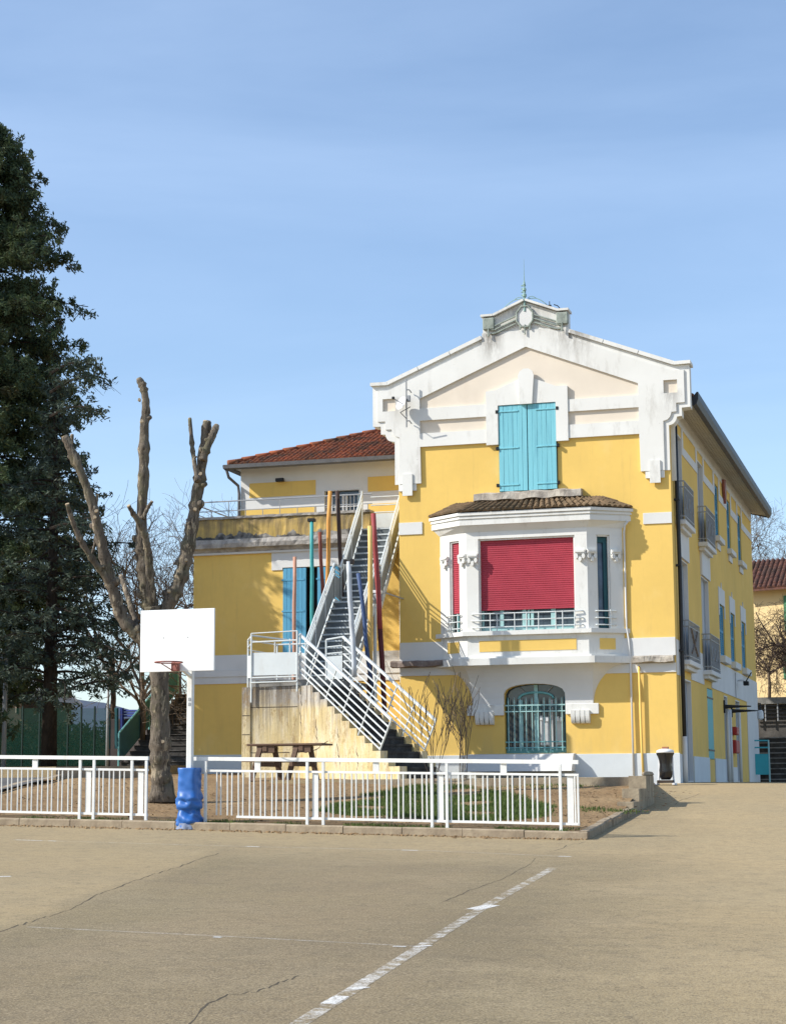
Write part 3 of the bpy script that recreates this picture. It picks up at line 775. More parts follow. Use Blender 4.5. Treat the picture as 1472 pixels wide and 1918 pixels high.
ring('sill', 1.72, 2.63, 0.62, 5.585, 5.70, M['white'], bay); ring('apron', 1.63, 2.48, 0.50, 4.98, 5.584, M['white'], bay)
ring('slab', 1.80, 2.72, 0.68, 4.80, 4.979, M['white'], bay); ring('apron_rim', 1.70, 2.56, 0.58, 4.9795, 5.03, M['white'], bay)
fplate('apron_panel', rect(-1.30, 1.30, 5.16, 5.45), 0.512, 0.499, M['yellow'], parent=bay)
af = Vector((0.85, 0.5)); afl = af.length; afd = af.normalized()
def ang(s, t, out):                   # point on an angled face: s = side, t = 0..1 from front corner to wall
    nx, ny = afd.y*s, -afd.x
    return (CX+s*(1.63+0.85*t)+nx*out, YF-0.5+0.5*t+ny*out)
def aplate(name, s, t0, t1, z0, z1, o0, o1, mat, parent):
    pts = [ang(s, t0, o0), ang(s, t1, o0), ang(s, t1, o1), ang(s, t0, o1)]
    return MB().plate(pts, lambda x, y: (x, y, z0), lambda x, y: (x, y, z1)).build(name, mat, parent)
for s in (-1, 1):
    aplate('apron_panel', s, 0.30, 0.74, 5.16, 5.45, 0.012, -0.01, M['yellow'], bay)
    # corner pillar and wall pillar
    f0 = (CX+s*1.30, YF-0.5); f1 = (CX+s*1.63, YF-0.5); f2 = ang(s, 0.27, 0); f3 = ang(s, 0.27, -0.26); f4 = (CX+s*1.30, YF-0.24)
    MB().plate([f0, f1, f2, f3, f4], lambda x, y: (x, y, 5.701), lambda x, y: (x, y, 8.171)).build('pillar', M['white'], bay)
    g0, g1 = ang(s, 0.64, 0), ang(s, 1.0, 0); g3 = ang(s, 0.64, -0.2)
    MB().plate([g0, g1, (g1[0], YF-0.001), (g3[0], min(g3[1], YF-0.002))], lambda x, y: (x, y, 5.701), lambda x, y: (x, y, 8.171)).build('pillar', M['white'], bay)
    # scrolled capitals
    for (kind, t) in (('f', 1.45), ('a', 0.12), ('a', 0.80)):
        mb = MB()
        if kind == 'f': c = (CX+s*t, YF-0.5); ax = Vector((1, 0, 0)); out = Vector((0, -1, 0))
        else: c = ang(s, t, 0); ax = Vector((afd.x*s, afd.y, 0)); out = Vector((afd.y*s, -afd.x, 0))
        c = Vector((c[0], c[1], 0)); wdt = 0.15 if kind == 'f' else 0.13
        def blk(u0, u1, o1, z0, z1):
            vs = [c+ax*u+out*o+Vector((0, 0, z)) for z in (z0, z1) for o in (0.001, o1) for u in (u0, u1)]
            mb.add(vs, [(0, 1, 3, 2), (4, 6, 7, 5), (0, 4, 5, 1), (2, 3, 7, 6), (0, 2, 6, 4), (1, 5, 7, 3)])
        blk(-wdt, wdt, 0.08, 7.66, 7.78); blk(-wdt*0.85, wdt*0.85, 0.11, 7.70, 7.75)
        for u in (-0.62, 0.0, 0.62):
            zc0 = 7.60 if u else 7.52
            base = [c+ax*(u*wdt+0.045*math.cos(a))+out*0.001+Vector((0, 0, zc0+0.07*math.sin(a))) for a in lin(0, 2*math.pi*0.875, 8)]
            tip = [p+out*0.085 for p in base]; o = len(mb.v)
            mb.add(base+tip, [tuple(range(8)), tuple(range(15, 7, -1))]+[(k, (k+1) % 8, 8+(k+1) % 8, 8+k) for k in range(8)])
        mb.build('capital', M['white'], bay)
    aplate('window_pane', s, 0.25, 0.66, 5.70, 8.18, -0.19, -0.21, M['glass_blue'] if s > 0 else M['dark'], bay)
    for (t0, t1, z0, z1) in ((0.275, 0.30, 5.705, 8.165), (0.60, 0.635, 5.705, 8.165), (0.31, 0.595, 8.13, 8.17)):
        aplate('window_surround', s, t0, t1, z0, z1, -0.04, -0.10, M['white'], bay)
fr = 5
# right side window: dark teal frame
for (t0, t1, z0, z1, o) in ((0.50, 0.60, 5.71, 8.12, -0.13), (0.31, 0.499, 7.98, 8.12, -0.131), (0.31, 0.34, 5.71, 7.979, -0.132), (0.341, 0.499, 5.71, 5.80, -0.133)):
    aplate('window_frame', 1, t0, t1, z0, z1, o, o-0.05, M['teal_dark'], bay)
for (t0, t1, z0, z1, o) in ((0.34, 0.39, 5.71, 6.30, -0.13), (0.45, 0.52, 5.71, 6.30, -0.131)):
    aplate('window_frame', -1, t0, t1, z0, z1, o, o-0.04, M['teal'], bay)
# front window behind the roller shutter
fplate('window_pane', rect(-1.31, 1.31, 5.70, 6.6), 0.262, 0.24, M['glass'], parent=bay)
fplate('window_backing', rect(-1.31, 1.31, 6.6, 8.18), 0.262, 0.24, M['dark'], parent=bay)
for xx, ww in ((-1.24, 0.06), (-0.72, 0.10), (-0.12, 0.10), (0.0, 0.06), (0.10, 0.08), (0.66, 0.12), (1.24, 0.06)):
    MB().bevbox(CX+xx-ww/2, CX+xx+ww/2, YF-0.31, YF-0.263, 5.71, 6.42, 0.006).build('window_frame', M['teal_pale'], bay)
MB().bevbox(CX-1.30, CX+1.30, YF-0.325, YF-0.311, 5.705, 5.84, 0.005).build('window_frame', M['teal_pale'], bay)
def roller(name, a, b, z0, z1, put, mat, parent):
    mb = MB(); n = int((z1-z0)/0.055); prof = []
    for i in range(n):
        z = z0+(z1-z0)*i/n; h = (z1-z0)/n
        prof += [(z+0.004, 0.0), (z+0.010, 0.013), (z+h-0.012, 0.013), (z+h-0.002, 0.0)]
    for (z, o) in prof: mb.v.append((*put(a, o), z)); mb.v.append((*put(b, o), z))
    for i in range(len(prof)-1): mb.f.append((2*i, 2*i+1, 2*i+3, 2*i+2))
    return mb.build(name, mat, parent)
roller('roller_shutter', -1.29, 1.29, 6.31, 8.17, lambda x, o: (CX+x, YF-0.36-o), M['red'], bay)
MB().bevbox(CX-1.29, CX+1.29, YF-0.385, YF-0.352, 6.26, 6.31, 0.005).build('shutter_bottom_bar', M['red'], bay)
roller('roller_shutter', 0.29, 0.62, 6.22, 8.16, lambda t, o: ang(-1, t, -0.10+o), M['red'], bay)
for (a0, a1, d) in ((-1.30, -1.262, 0), (1.262, 1.30, 0)):
    fplate('window_surround', rect(a0, a1, 5.702, 8.168), 0.45, 0.37, M['white'], parent=bay)
fplate('window_surround', rect(-1.26, 1.26, 8.13, 8.168), 0.449, 0.37, M['white'], parent=bay)
# guard rails of the bay
for z in (5.80, 5.98, 6.16):
    MB().tube([(CX-1.50, YF-0.51, z), (CX-1.44, YF-0.56, z), (CX-1.2, YF-0.57, z), (CX+1.2, YF-0.57, z), (CX+1.44, YF-0.56, z), (CX+1.50, YF-0.51, z)], 0.016, 6).build('guard_rail', M['steel'], bay, smooth=True)
    for s in (-1, 1):
        MB().tube([(*ang(s, t, o), z) for t, o in ((0.19, 0.02), (0.23, 0.06), (0.66, 0.06), (0.74, 0.06), (0.78, 0.02))], 0.015, 6).build('guard_rail', M['steel'], bay, smooth=True)
for xx in (-0.98, -0.80, -0.32, 0.0, 0.32, 0.78, 0.96, 1.28):
    MB().tube([(CX+xx, YF-0.575, 5.70), (CX+xx, YF-0.575, 6.18)], 0.014, 6).build('guard_bar', M['steel'], bay)
for s in (-1, 1): MB().tube([(*ang(s, 0.30 if s < 0 else 0.60, 0.062), 5.70), (*ang(s, 0.30 if s < 0 else 0.60, 0.062), 6.2)], 0.015, 6).build('guard_bar', M['steel'], bay)
# downpipe of the bay
MB().tube([(CX+2.66, YF-0.12, 8.52), (CX+2.58, YF-0.1, 8.42), (CX+2.545, YF-0.05, 8.25), (CX+2.545, YF-0.04, 5.75), (CX+2.60, YF-0.06, 5.4), (CX+2.63, YF-0.06, 4.8), (CX+2.64, YF-0.075, 1.9)], 0.028, 8).build('downpipe', M['bandw'], school, smooth=True)
MB().tube([(CX+2.84, YF-0.02, 4.70), (CX+2.85, YF-0.09, 4.62), (CX+2.87, YF-0.08, 2.6), (CX+2.89, YF-0.09, 1.9)], 0.03, 8).build('downpipe', M['yellow'], school, smooth=True)
# bracket wall under the bay with two quarter arches
arcR = [(1.64+0.95*(1-math.sin(R(a))), 3.80+0.98*(1-math.cos(R(a)))*1.0) for a in ()]
right = [(1.62+1.0*(1-math.cos(R(a))), 3.79+1.0*math.sin(R(a))) for a in lin(0, 90, 12)]
left = [(-x, z) for x, z in right][::-1]
archU = [(x, z) for x, z in arch if z > 3.77]
poly = right + [(2.62, 4.799), (-2.62, 4.799)] + left + [(-1.62, 3.78), (archU[0][0], 3.78)] + archU + [(archU[-1][0], 3.78), (1.62, 3.78)]
mb = MB(); NA = 11
def arch_z(x):
    for (xa, za), (xb, zb2) in zip(archU, archU[1:]):
        if xb > xa and xa <= x <= xb: return za+(zb2-za)*(x-xa)/(xb-xa)
    return 3.78
cols = sorted([-1.62, -1.4, -1.15, -0.95]+[p[0] for p in archU]+[p[0]-1e-4 for p in archU[:1]]+[p[0]+1e-4 for p in archU[-1:]]+[1.05, 1.2, 1.4, 1.62])
def cove(a): c = 1-math.cos(a); return 1.62+0.15*c, 1.63+0.99*c, 0.05+0.58*c
def cpt(x, a):
    hf, hw, p = cove(a); return (CX+x*hf/1.62, YF-p, 3.78+1.018*math.sin(a))
for x in cols:
    zl = arch_z(x) if archU[0][0] <= x <= archU[-1][0] else 3.78
    a0_ = math.asin(min(1, max(0, (zl-3.78)/1.018)))
    for k in range(NA): mb.v.append(cpt(x, a0_+(math.pi/2-a0_)*k/(NA-1)))
nc = len(cols)
for i in range(nc-1):
    for k in range(NA-1): a = i*NA+k; mb.f.append((a, a+1, a+NA+1, a+NA))
    b0 = len(mb.v); p, q = mb.v[i*NA], mb.v[(i+1)*NA]; mb.v += [p, q, (q[0], YF-0.002, q[2]), (p[0], YF-0.002, p[2])]; mb.f.append((b0, b0+1, b0+2, b0+3))
for s in (-1, 1):
    b0 = len(mb.v)
    for k in range(NA):
        a = math.pi/2*k/(NA-1); hf, hw, p = cove(a); z = 3.78+1.018*math.sin(a)
        mb.v += [(CX+s*hf, YF-p, z), (CX+s*hw, YF-0.001, z)]
    for k in range(NA-1): a = b0+2*k; mb.f.append((a, a+1, a+3, a+2))
cv = mb.build('bracket_cove', M['bandw'], bay)
for s in (-1, 1):
    x0, x1 = sorted((GW[0]+s*(GW[1]+0.01), s*1.77))
    MB().bevbox(CX+x0, CX+x1, YF-0.075, YF-0.001, 3.50, 3.779, 0.012).build('corbel', M['white'], bay)
    x0, x1 = sorted((s*1.03, s*1.54)); n = 10
    for k in range(4):
        a, b = x0+(x1-x0)*k/4+0.012, x0+(x1-x0)*(k+1)/4-0.012
        prof = [(0.002, 3.60), (0.17, 3.60)]+[(0.06+0.11*math.cos(R(t)), 3.50-0.24*math.sin(R(t))) for t in lin(0, 90, 7)]+[(0.002, 3.26)]
        MB().plate(prof, lambda p, z, a=a: (CX+a, YF-p, z-0.001*k), lambda p, z, b=b: (CX+b, YF-p, z-0.001*k)).build('corbel_roll', M['white'], bay)
    MB().plate([(0.002, 3.59), (0.15, 3.59), (0.15, 3.45), (0.002, 3.29)], lambda p, z: (CX+x0+0.005, YF-p, z), lambda p, z: (CX+x1-0.005, YF-p, z)).build('corbel_core', M['white'], bay)
# bay roof with curved tiles
def bilinear(a, b, c, d):
    return lambda u, v: (a.lerp(b, u)).lerp(d.lerp(c, u), v)
def tile_field(name, quad, cols, rows, mat, parent, r=None, clip=None, seed=1, seg=5):
    """quad: lower-left, lower-right, upper-right, upper-left. Barrel tiles, joined into one part"""
    P = [Vector(q) for q in quad]; f = bilinear(*P); mb = MB(); rnd = random.Random(seed)
    nrm = (P[1]-P[0]).cross(P[3]-P[0]).normalized()
    if nrm.z < 0: nrm = -nrm
    for j in range(rows):
        for i in range(cols):
            u0, u1 = i/cols, (i+1)/cols; v0, v1 = j/rows, min(1.0, (j+1.18)/rows)
            if clip and not clip((u0+u1)/2, (j+0.5)/rows): continue
            w = (f(u1, v0)-f(u0, v0)).length/2; hh = w*0.85*rnd.uniform(0.9, 1.1)
            if (f(u1, v1)-f(u0, v1)).length < 0.03: continue
            dz = rnd.uniform(-0.006, 0.012); base = len(mb.v)
            sh = rnd.uniform(-0.12, 0.12)/cols
            for v, lift in ((v0, 0.022), (v1, 0.0)):
                for k in range(seg):
                    t = k/(seg-1); p = f(u0+(u1-u0)*t+sh*(1 if v == v0 else 0), v)
                    mb.v.append(tuple(p+nrm*(math.sin(math.pi*t)*hh+lift+dz)))
            for k in range(seg-1): mb.f.append((base+k, base+k+1, base+seg+k+1, base+seg+k))
            mb.f.append(tuple(base+k for k in range(seg)))
    return mb.build(name, mat, parent, kind='stuff')
zb, zt = 8.868, 9.22
rf = ring('roof', 1.79, 2.79, 0.74, zb-0.001, zt, M['tile_brown'], bay, 1.36, 2.02, 0.14)
tile_field('roof_tiles', [(CX-1.79, YF-0.76, zb), (CX+1.79, YF-0.76, zb), (CX+1.36, YF-0.14, zt), (CX-1.36, YF-0.14, zt)], 21, 4, M['tile_brown'], bay)
for s in (-1, 1):
    tile_field('roof_tiles', [(CX+s*1.79, YF-0.76, zb), (CX+s*2.80, YF-0.0, zb), (CX+s*2.02, YF-0.0, zt), (CX+s*1.36, YF-0.14, zt)], 8, 4, M['tile_brown'], bay, seed=4+s)
rough_ledge(-1.46, 1.46, 9.225, 9.45, 0.33, M['ledge'], 'window_ledge')

# ground floor window
win = MB().plate(arch, lambda x, z: (CX+x, YF+0.20, z), lambda x, z: (CX+x, YF+0.22, z)).build('window', M['glass'], school)
def wbar(name, x0, x1, z0, z1, y, mat, b=0.006): return MB().bevbox(CX+x0, CX+x1, YF+y-0.05, YF+y, z0, z1, b).build(name, mat, win)
g0 = GW[0]
wbar('frame', g0-0.82, g0+0.82, 2.5, 2.62, 0.19, M['teal']); wbar('frame', g0-0.05, g0+0.05, 2.621, 4.30, 0.191, M['teal_pale'])
wbar('frame', g0-0.47, g0-0.36, 2.621, 3.90, 0.192, M['teal_pale']); wbar('frame', g0+0.40, g0+0.45, 2.621, 3.90, 0.193, M['curtain'])
wbar('frame', g0-0.80, g0-0.74, 2.621, 3.98, 0.194, M['teal_dark']); wbar('frame', g0+0.74, g0+0.80, 2.621, 3.98, 0.195, M['teal_dark'])
ap = [(CX+g0+0.47*math.cos(R(a)), YF+0.165, 3.90+0.20*math.sin(R(a))**0.7) for a in lin(4, 176, 13)]
MB().tube(ap, 0.035, 6).build('frame', M['teal'], win, smooth=True)
for a in (55, 125): MB().tube([(CX+g0+0.45*math.cos(R(a)), YF+0.16, 3.95+0.12), (CX+g0+0.78*math.cos(R(a)), YF+0.16, 4.24)], 0.014, 5).build('glazing_bar', M['grey'], win)
for (x0, x1, z0, z1) in ((0.10, 0.34, 2.7, 3.45), (0.50, 0.70, 2.7, 3.42)): wbar('curtain', g0+x0, g0+x1, z0, z1, 0.199, M['curtain'])
for (x0, x1, z0, z1) in ((0.10, 0.17, 3.36, 3.48), (0.24, 0.33, 3.33, 3.45), (0.52, 0.61, 3.33, 3.45), (0.64, 0.72, 3.32, 3.44)): wbar('paper_note', g0+x0, g0+x1, z0, z1, 0.149, M['dish'], 0.003)
grille = MB().bevbox(CX+g0-0.81, CX+g0+0.81, YF-0.005, YF+0.02, 3.74, 3.775, 0.004).build('grille', M['teal_pale'], win)
for z in (3.58, 2.63, 2.78): MB().bevbox(CX+g0-0.81, CX+g0+0.81, YF-0.004, YF+0.019, z, z+0.03, 0.004).build('grille_rail', M['teal'] if z < 3 else M['teal_pale'], win)
pb = Proto('grille_bar', MB().tube([(0, 0, 2.56), (0, 0, 3.80), (0, 0, 3.84), (0, 0, 3.97)], [0.014, 0.014, 0.02, 0.003], 6), M['teal_pale'])
for k in range(10): pb.put(win, (CX+g0-0.72+k*0.16, YF+0.007, 0))
pb2 = Proto('grille_ring', MB().tube([(0.045*math.cos(R(a)), 0, 0.045*math.sin(R(a))) for a in lin(0, 360, 11)], 0.012, 5, cap=False), M['teal_dark'])
for k in range(9): pb2.put(win, (CX+g0-0.64+k*0.16, YF+0.005, 3.675))

# finial, medallion and lead ornaments on the gable
def fdisc(name, cx_, cz, pts, p0, p1, mat): return fplate(name, [(cx_+x, cz+z) for x, z in pts], p0, p1, mat)
orn = fdisc('medallion', -0.01, 14.27, [(0.21*math.cos(R(a)), 0.27*math.sin(R(a))) for a in range(22, 382, 45)], 0.10, 0.014, M['bandw'])
ring8 = [(0.24*math.cos(R(a)), 0.31*math.sin(R(a))) for a in range(22, 427, 45)]
MB().tube([(CX-0.01+x, YF-0.11, 14.27+z) for x, z in ring8], 0.028, 6).build('medallion_rim', M['lead'], school)
for dx, dz in ((-0.13, -0.36), (0.0, -0.5), (0.14, -0.36)): MB().tube([(CX-0.01+dx, YF-0.12, 14.05), (CX-0.01+dx, YF-0.12, 14.27+dz)], [0.014, 0.02], 6).build('pendant', M['lead'], school)
for s in (-1, 1):
    for k in range(3):
        z0 = 14.30-k*0.105; pts = [(CX+s*0.26-0.01, YF-0.10, z0), (CX+s*0.84, YF-0.10, z0-0.225), (CX+s*0.98, YF-0.10, z0-0.225)]
        MB().tube(pts, 0.024, 6).build('lead_strip', M['lead'], school)
    MB().bevbox(CX+s*1.02-0.16, CX+s*1.02+0.16, YF-0.14, YF-0.013, 13.98, 14.31, 0.02).build('lead_block', M['lead'], school)
    MB().tube([(CX+s*1.02, YF-0.15, 14.02), (CX+s*1.02, YF-0.15, 13.78)], [0.014, 0.03], 6).build('pendant', M['lead'], school)
    pts = [(CX+s*(0.05+0.55*t), YF-0.05, 14.76-0.20*t+0.10*math.sin(math.pi*t)) for t in lin(0, 1, 9)]
    MB().tube(pts, 0.012, 5).build('scroll', M['iron'], school, smooth=True)
    pts = [(CX+s*(0.08+0.22*t), YF-0.05, 14.80-0.03*t+0.05*math.sin(math.pi*t)) for t in lin(0, 1, 7)]
    MB().tube(pts, 0.010, 5).build('scroll', M['iron'], school, smooth=True)
MB().lathe(CX-0.01, YF-0.09, [(0.035, 14.42), (0.03, 14.8), (0.06, 14.83), (0.055, 14.9), (0.03, 14.92), (0.03, 14.98), (0.055, 15.0), (0.05, 15.06), (0.025, 15.08), (0.025, 15.15), (0.035, 15.17), (0.012, 15.28), (0.006, 15.6), (0.004, 15.88)], 8).build('finial', M['iron'], school)
for k, z in enumerate((14.86, 14.95, 15.04, 15.13)): MB().bevbox(CX-0.10, CX+0.03, YF-0.10, YF-0.06, z, z+0.03, 0.004).build('finial_fin', M['iron'], school)

ra = thing('roof_aerial', 'tiny dark aerial standing behind the right end of the gable ornament', 'aerial', (CX+0.72, YF+0.2, 14.4))
MB().tube([(CX+0.62, YF+0.2, 14.3), (CX+0.62, YF+0.2, 14.72)], 0.012, 5).build('mast', M['black'], ra)
MB().bevbox(CX+0.57, CX+0.67, YF+0.17, YF+0.23, 14.58, 14.62, 0.008).build('crossbar', M['black'], ra)
MB().tube([(CX+0.74, YF+0.2, 14.62), (CX+0.84, YF+0.2, 14.58), (CX+0.92, YF+0.2, 14.48)], 0.014, 5).build('boom', M['black'], ra)

# side wall, far along the drive
XS, YB = XR-0.002, 69.4
def S0(o): return lambda y, z: (XS+o, y, z)
def splate(name, outer, o0, o1, mat, holes=(), parent=None): return MB().plate(outer, S0(o0), S0(o1), holes).build(name, mat, parent or school)
def srect(a, b, c, d): return [(a, c), (b, c), (b, d), (a, d)]
op = [srect(48.45, 49.95, 8.62, 11.1), srect(53.35, 54.65, 8.62, 11.1), srect(48.6, 50.5, 4.90, 7.68), srect(53.45, 55.2, 4.90, 7.68), srect(48.95, 50.5, 1.72, 4.45)]
ups = [(57.6, 58.7), (61.0, 62.1), (64.4, 65.6)]; los = [(57.9, 59.3), (61.0, 62.35), (64.5, 65.9)]
op += [srect(a, b, 9.38, 11.08) for a, b in ups]+[srect(a, b, 5.64, 7.28) for a, b in los]
op += [srect(54.1, 55.45, 2.38, 4.45), srect(58.4, 59.35, 1.72, 4.42), srect(61.75, 63.05, 1.72, 4.42)]
splate('side_wall', srect(YF+0.001, YB, 1.2, 11.83), 0.0, -0.35, M['yellow'], op)
for a, b, c, d in ((48.5, 55.3, 1.6, 11.3), (57.5, 66, 1.6, 11.3)): MB().box(XS-0.40, XS-0.352, a-0.4, b+0.4, c, d).build('window_backing', M['dark'], school)
BW = M['bandw']
splate('side_band', srect(YF+0.25, YB+0.02, 11.38, 11.81), 0.02, 0.002, BW)
for a, b in ((49.97, 53.33), (54.67, 57.58), (58.72, 60.98), (62.12, 64.38), (65.62, YB)): splate('side_band', srect(a, b, 10.66, 10.90), 0.02, 0.002, BW)
for a, b in ((49.97, 50.28), (53.0, 53.33), (54.67, 54.95), (57.2, 57.58), (58.72, 59.0), (60.7, 60.98), (62.12, 62.4), (64.1, 64.38), (65.62, 65.9)): splate('side_band', srect(a, b, 10.901, 11.379), 0.02, 0.002, BW)
splate('side_band', srect(YF+0.05, 48.55, 4.48, 5.40), 0.02, 0.002, BW)
for a, b in ((50.55, 53.4), (55.25, YB)): splate('side_band', srect(a, b, 4.50, 5.38), 0.02, 0.002, BW)
for a, b in ((50.55, 54.05), (55.5, 58.35)): splate('side_plinth', srect(a, b, 1.3, 2.42), 0.03, 0.002, M['plinth'])
splate('side_plinth', srect(YF+0.0, 48.9, 1.3, 2.44), 0.03, 0.002, M['plinth'])
splate('side_band', srect(59.4, 61.7, 1.3, 2.2), 0.02, 0.002, BW); splate('side_band', srect(65.5, YB+0.01, 1.3, 4.499), 0.02, 0.002, BW)
for a, b, c, d in ((48.75, 50.58, 7.70, 8.60), (53.4, 55.4, 7.70, 8.60)): splate('lintel_panel', srect(a, b, c, d), 0.06, 0.002, BW)
for a, b in los: splate('window_head', [(a-0.15, 6.9), (a, 6.9), (a, 7.28), (b, 7.28), (b, 6.9), (b+0.15, 6.9), (b+0.15, 7.8), ((a+b)/2+0.1, 7.8), ((a+b)/2, 8.0), ((a+b)/2-0.1, 7.8), (a-0.15, 7.8)], 0.025, 0.002, BW)
for a, b, c, d in op[:5]+op[-3:]:
    pass
def reveal_panes():
    for (y0, z0), _, (y1, z1), _ in op[:5]+op[-2:]:
        w = splate('window', srect(y0, y1, z0, z1), -0.11, -0.15, simple('grey_blue_window', (0.30, 0.33, 0.37), 0.5, 0.1, 2))
        ym = (y0+y1)/2
        splate('frame', srect(ym-0.04, ym+0.04, z0+0.002, z1-0.002), -0.07, -0.109, BW, parent=w)
        splate('reveal', srect(y0+0.001, y1-0.001, z0+0.001, z1-0.001), 0.006, -0.109, BW, [srect(y0+0.035, y1-0.035, z0+0.03, z1-0.035)], parent=w)
reveal_panes()
def louvres(y0, y1, z0, z1, mat, o=-0.04):
    ym = (y0+y1)/2
    for a, b in ((y0+0.01, ym-0.008), (ym+0.008, y1-0.01)):
        s = splate('shutter', srect(a, b, z0, z1), o, o-0.04, mat, [srect(a+0.06, b-0.06, z0+0.06, (z0+z1)/2-0.04), srect(a+0.06, b-0.06, (z0+z1)/2+0.04, z1-0.06)])
        mb = MB(); n = 22
        for k in range(n):
            z = z0+0.06+(z1-z0-0.12)*k/n
            mb.add([(XS+o-0.035, a+0.055, z+0.07), (XS+o-0.035, b-0.055, z+0.07), (XS+o-0.004, b-0.055, z), (XS+o-0.004, a+0.055, z)], [(0, 1, 2, 3)])
        mb.build('slats', mat, s, kind='stuff')
for a, b in ups:
    louvres(a, b, 9.39, 11.07, M['shutter_dark']); MB().bevbox(XS-0.02, XS+0.16, a-0.15, b+0.15, 9.20, 9.37, 0.01).build('window_sill', BW, school)
    MB().bevbox(XS-0.01, XS+0.05, a+0.1, b-0.1, 8.98, 9.19, 0.01).build('sill_apron', BW, school)
for a, b in los:
    louvres(a, b, 5.65, 7.27, M['shutter_dark']); MB().bevbox(XS-0.02, XS+0.17, a-0.12, b+0.12, 5.42, 5.63, 0.01).build('window_sill', BW, school)
tb = splate('shutter', srect(54.11, 55.44, 2.39, 4.44), -0.02, -0.06, M['turq'])
for k in range(8): splate('plank', srect(54.12+k*0.165, 54.12+k*0.165+0.158, 2.40, 4.43), 0.0, -0.019, M['turq'], parent=tb)
for z in (2.62, 4.15): splate('strap_hinge', srect(54.05, 55.5, z, z+0.05), 0.015, 0.001, M['black'], parent=tb)
# balconies
def balcony(y0, y1, zs, deco):
    b = MB().bevbox(XS+0.002, XS+0.28, y0, y1, zs-0.13, zs, 0.012).build('balcony', BW, school)
    MB().bevbox(XS+0.002, XS+0.18, y0+0.1, y1-0.1, zs-0.24, zs-0.131, 0.012).build('slab_moulding', BW, b)
    mm = M['grey']
    for z in (zs+0.10, zs+0.88, zs+1.04):
        MB().tube([(XS, y0+0.05, z), (XS+0.25, y0+0.05, z), (XS+0.25, y1-0.05, z), (XS, y1-0.05, z)], 0.018, 6).build('rail', mm, b)
    n = 12
    for k in range(n+1):
        y = y0+0.06+(y1-y0-0.12)*k/n
        MB().tube([(XS+0.25, y, zs), (XS+0.25, y, zs+1.04)], 0.010, 5).build('baluster', mm, b)
    for x in (0.06, 0.15): MB().tube([(XS+x, y0+0.05, zs), (XS+x, y0+0.05, zs+1.04)], 0.010, 5).build('baluster', mm, b)
    MB().box(XS+0.225, XS+0.232, y0+0.08, y1-0.08, zs+0.14, zs+0.86).build('sheet', simple('balcony_sheet', (0.21, 0.225, 0.23), 0.7, 0.2, 5), b)
    if deco == 'x':
        for a, c in ((y0+0.45, y1-0.6), (y1-0.6, y0+0.45)): MB().tube([(XS+0.262, a, zs+0.2), (XS+0.262, (a+c)/2, zs+0.45), (XS+0.262, c, zs+0.85)], 0.03, 6).build('ornament', simple('dull_brown_iron', (0.16, 0.12, 0.09), 0.7, 0.2, 5), b)
    else:
        for k in range(3):
            cy = y0+(y1-y0)*(k+0.5)/3
            MB().tube([(XS+0.262, cy+0.18*math.cos(R(a)), zs+0.5+0.18*math.sin(R(a))) for a in lin(0, 360, 13)], 0.012, 5, cap=False).build('ornament', mm, b)
balcony(48.35, 50.35, 8.62, 'o'); balcony(53.1, 55.3, 8.62, 'o'); balcony(48.45, 50.75, 4.91, 'x'); balcony(53.2, 55.5, 4.91, 'o')
splate('wall_ornament', [(59.7, 11.5), (60.2, 11.55), (60.35, 11.1), (60.1, 10.75), (59.9, 11.0)], 0.10, 0.021, M['rim'])
# main roof, boarded soffit, gutter, corner downpipe
ZE = 11.82
roofM = MB()
for s, x1 in ((1, XR+0.62), (-1, XL-0.62)):
    z0, z1 = 11.93, 14.0
    vs = [(x1, YF+0.38, z0), (x1, YB+0.6, z0), (CX, YB+0.6, z1), (CX, YF+0.38, z1)]
    roofM.add(vs+[(x, y, z-0.07) for x, y, z in vs], [(0, 1, 2, 3), (7, 6, 5, 4), (0, 4, 5, 1), (1, 5, 6, 2), (2, 6, 7, 3), (3, 7, 4, 0)])
roofM.build('roof', M['tile_red'], school)
for k in range(6):
    a, b = XS+0.005+0.095*k, XS+0.005+0.095*k+0.088
    MB().add([(a, YF+0.42, 11.80-0.02*k), (b, YF+0.42, 11.78-0.02*k), (b, YB+0.55, 11.78-0.02*k), (a, YB+0.55, 11.80-0.02*k),
              (a, YF+0.42, 11.83-0.02*k), (b, YF+0.42, 11.81-0.02*k), (b, YB+0.55, 11.81-0.02*k), (a, YB+0.55, 11.83-0.02*k)],
             [(0, 1, 2, 3), (4, 7, 6, 5), (0, 4, 5, 1), (2, 6, 7, 3), (1, 5, 6, 2), (3, 7, 4, 0)]).build('soffit_board', M['soffit'], school)
MB().plate([(0.575, 11.62), (0.60, 11.60), (0.69, 11.66), (0.74, 11.80), (0.74, 11.98), (0.70, 11.98), (0.60, 11.86), (0.575, 11.86)], lambda x, z: (XS+x, YF+0.40, z), lambda x, z: (XS+x, YB+0.62, z)).build('gutter', M['zinc'], school)
MB().plate([(XR+0.74, 11.98), (XR+0.60, 11.62), (XR-0.02, 11.78), (CX, 13.9)], lambda x, z: (x, YB+0.55, z), lambda x, z: (x, YB+0.6, z)).build('verge_board', M['zinc'], school)
MB().box(XL+0.3, XR-0.06, YB-0.3, YB, 1.0, 11.8).build('back_wall', M['yellow'], school)
MB().box(XL, XL+0.3, YF+0.402, YB, 1.0, 11.8).build('left_wall', M['yellow'], school)
MB().tube([(XS+0.09, 48.18, 11.5), (XS+0.09, 48.18, 9.2), (XS+0.1, 48.2, 7.4), (XS+0.09, 48.22, 5.4), (XS+0.09, 48.22, 2.9)], 0.055, 8).build('drainpipe', M['zinc'], school, smooth=True)
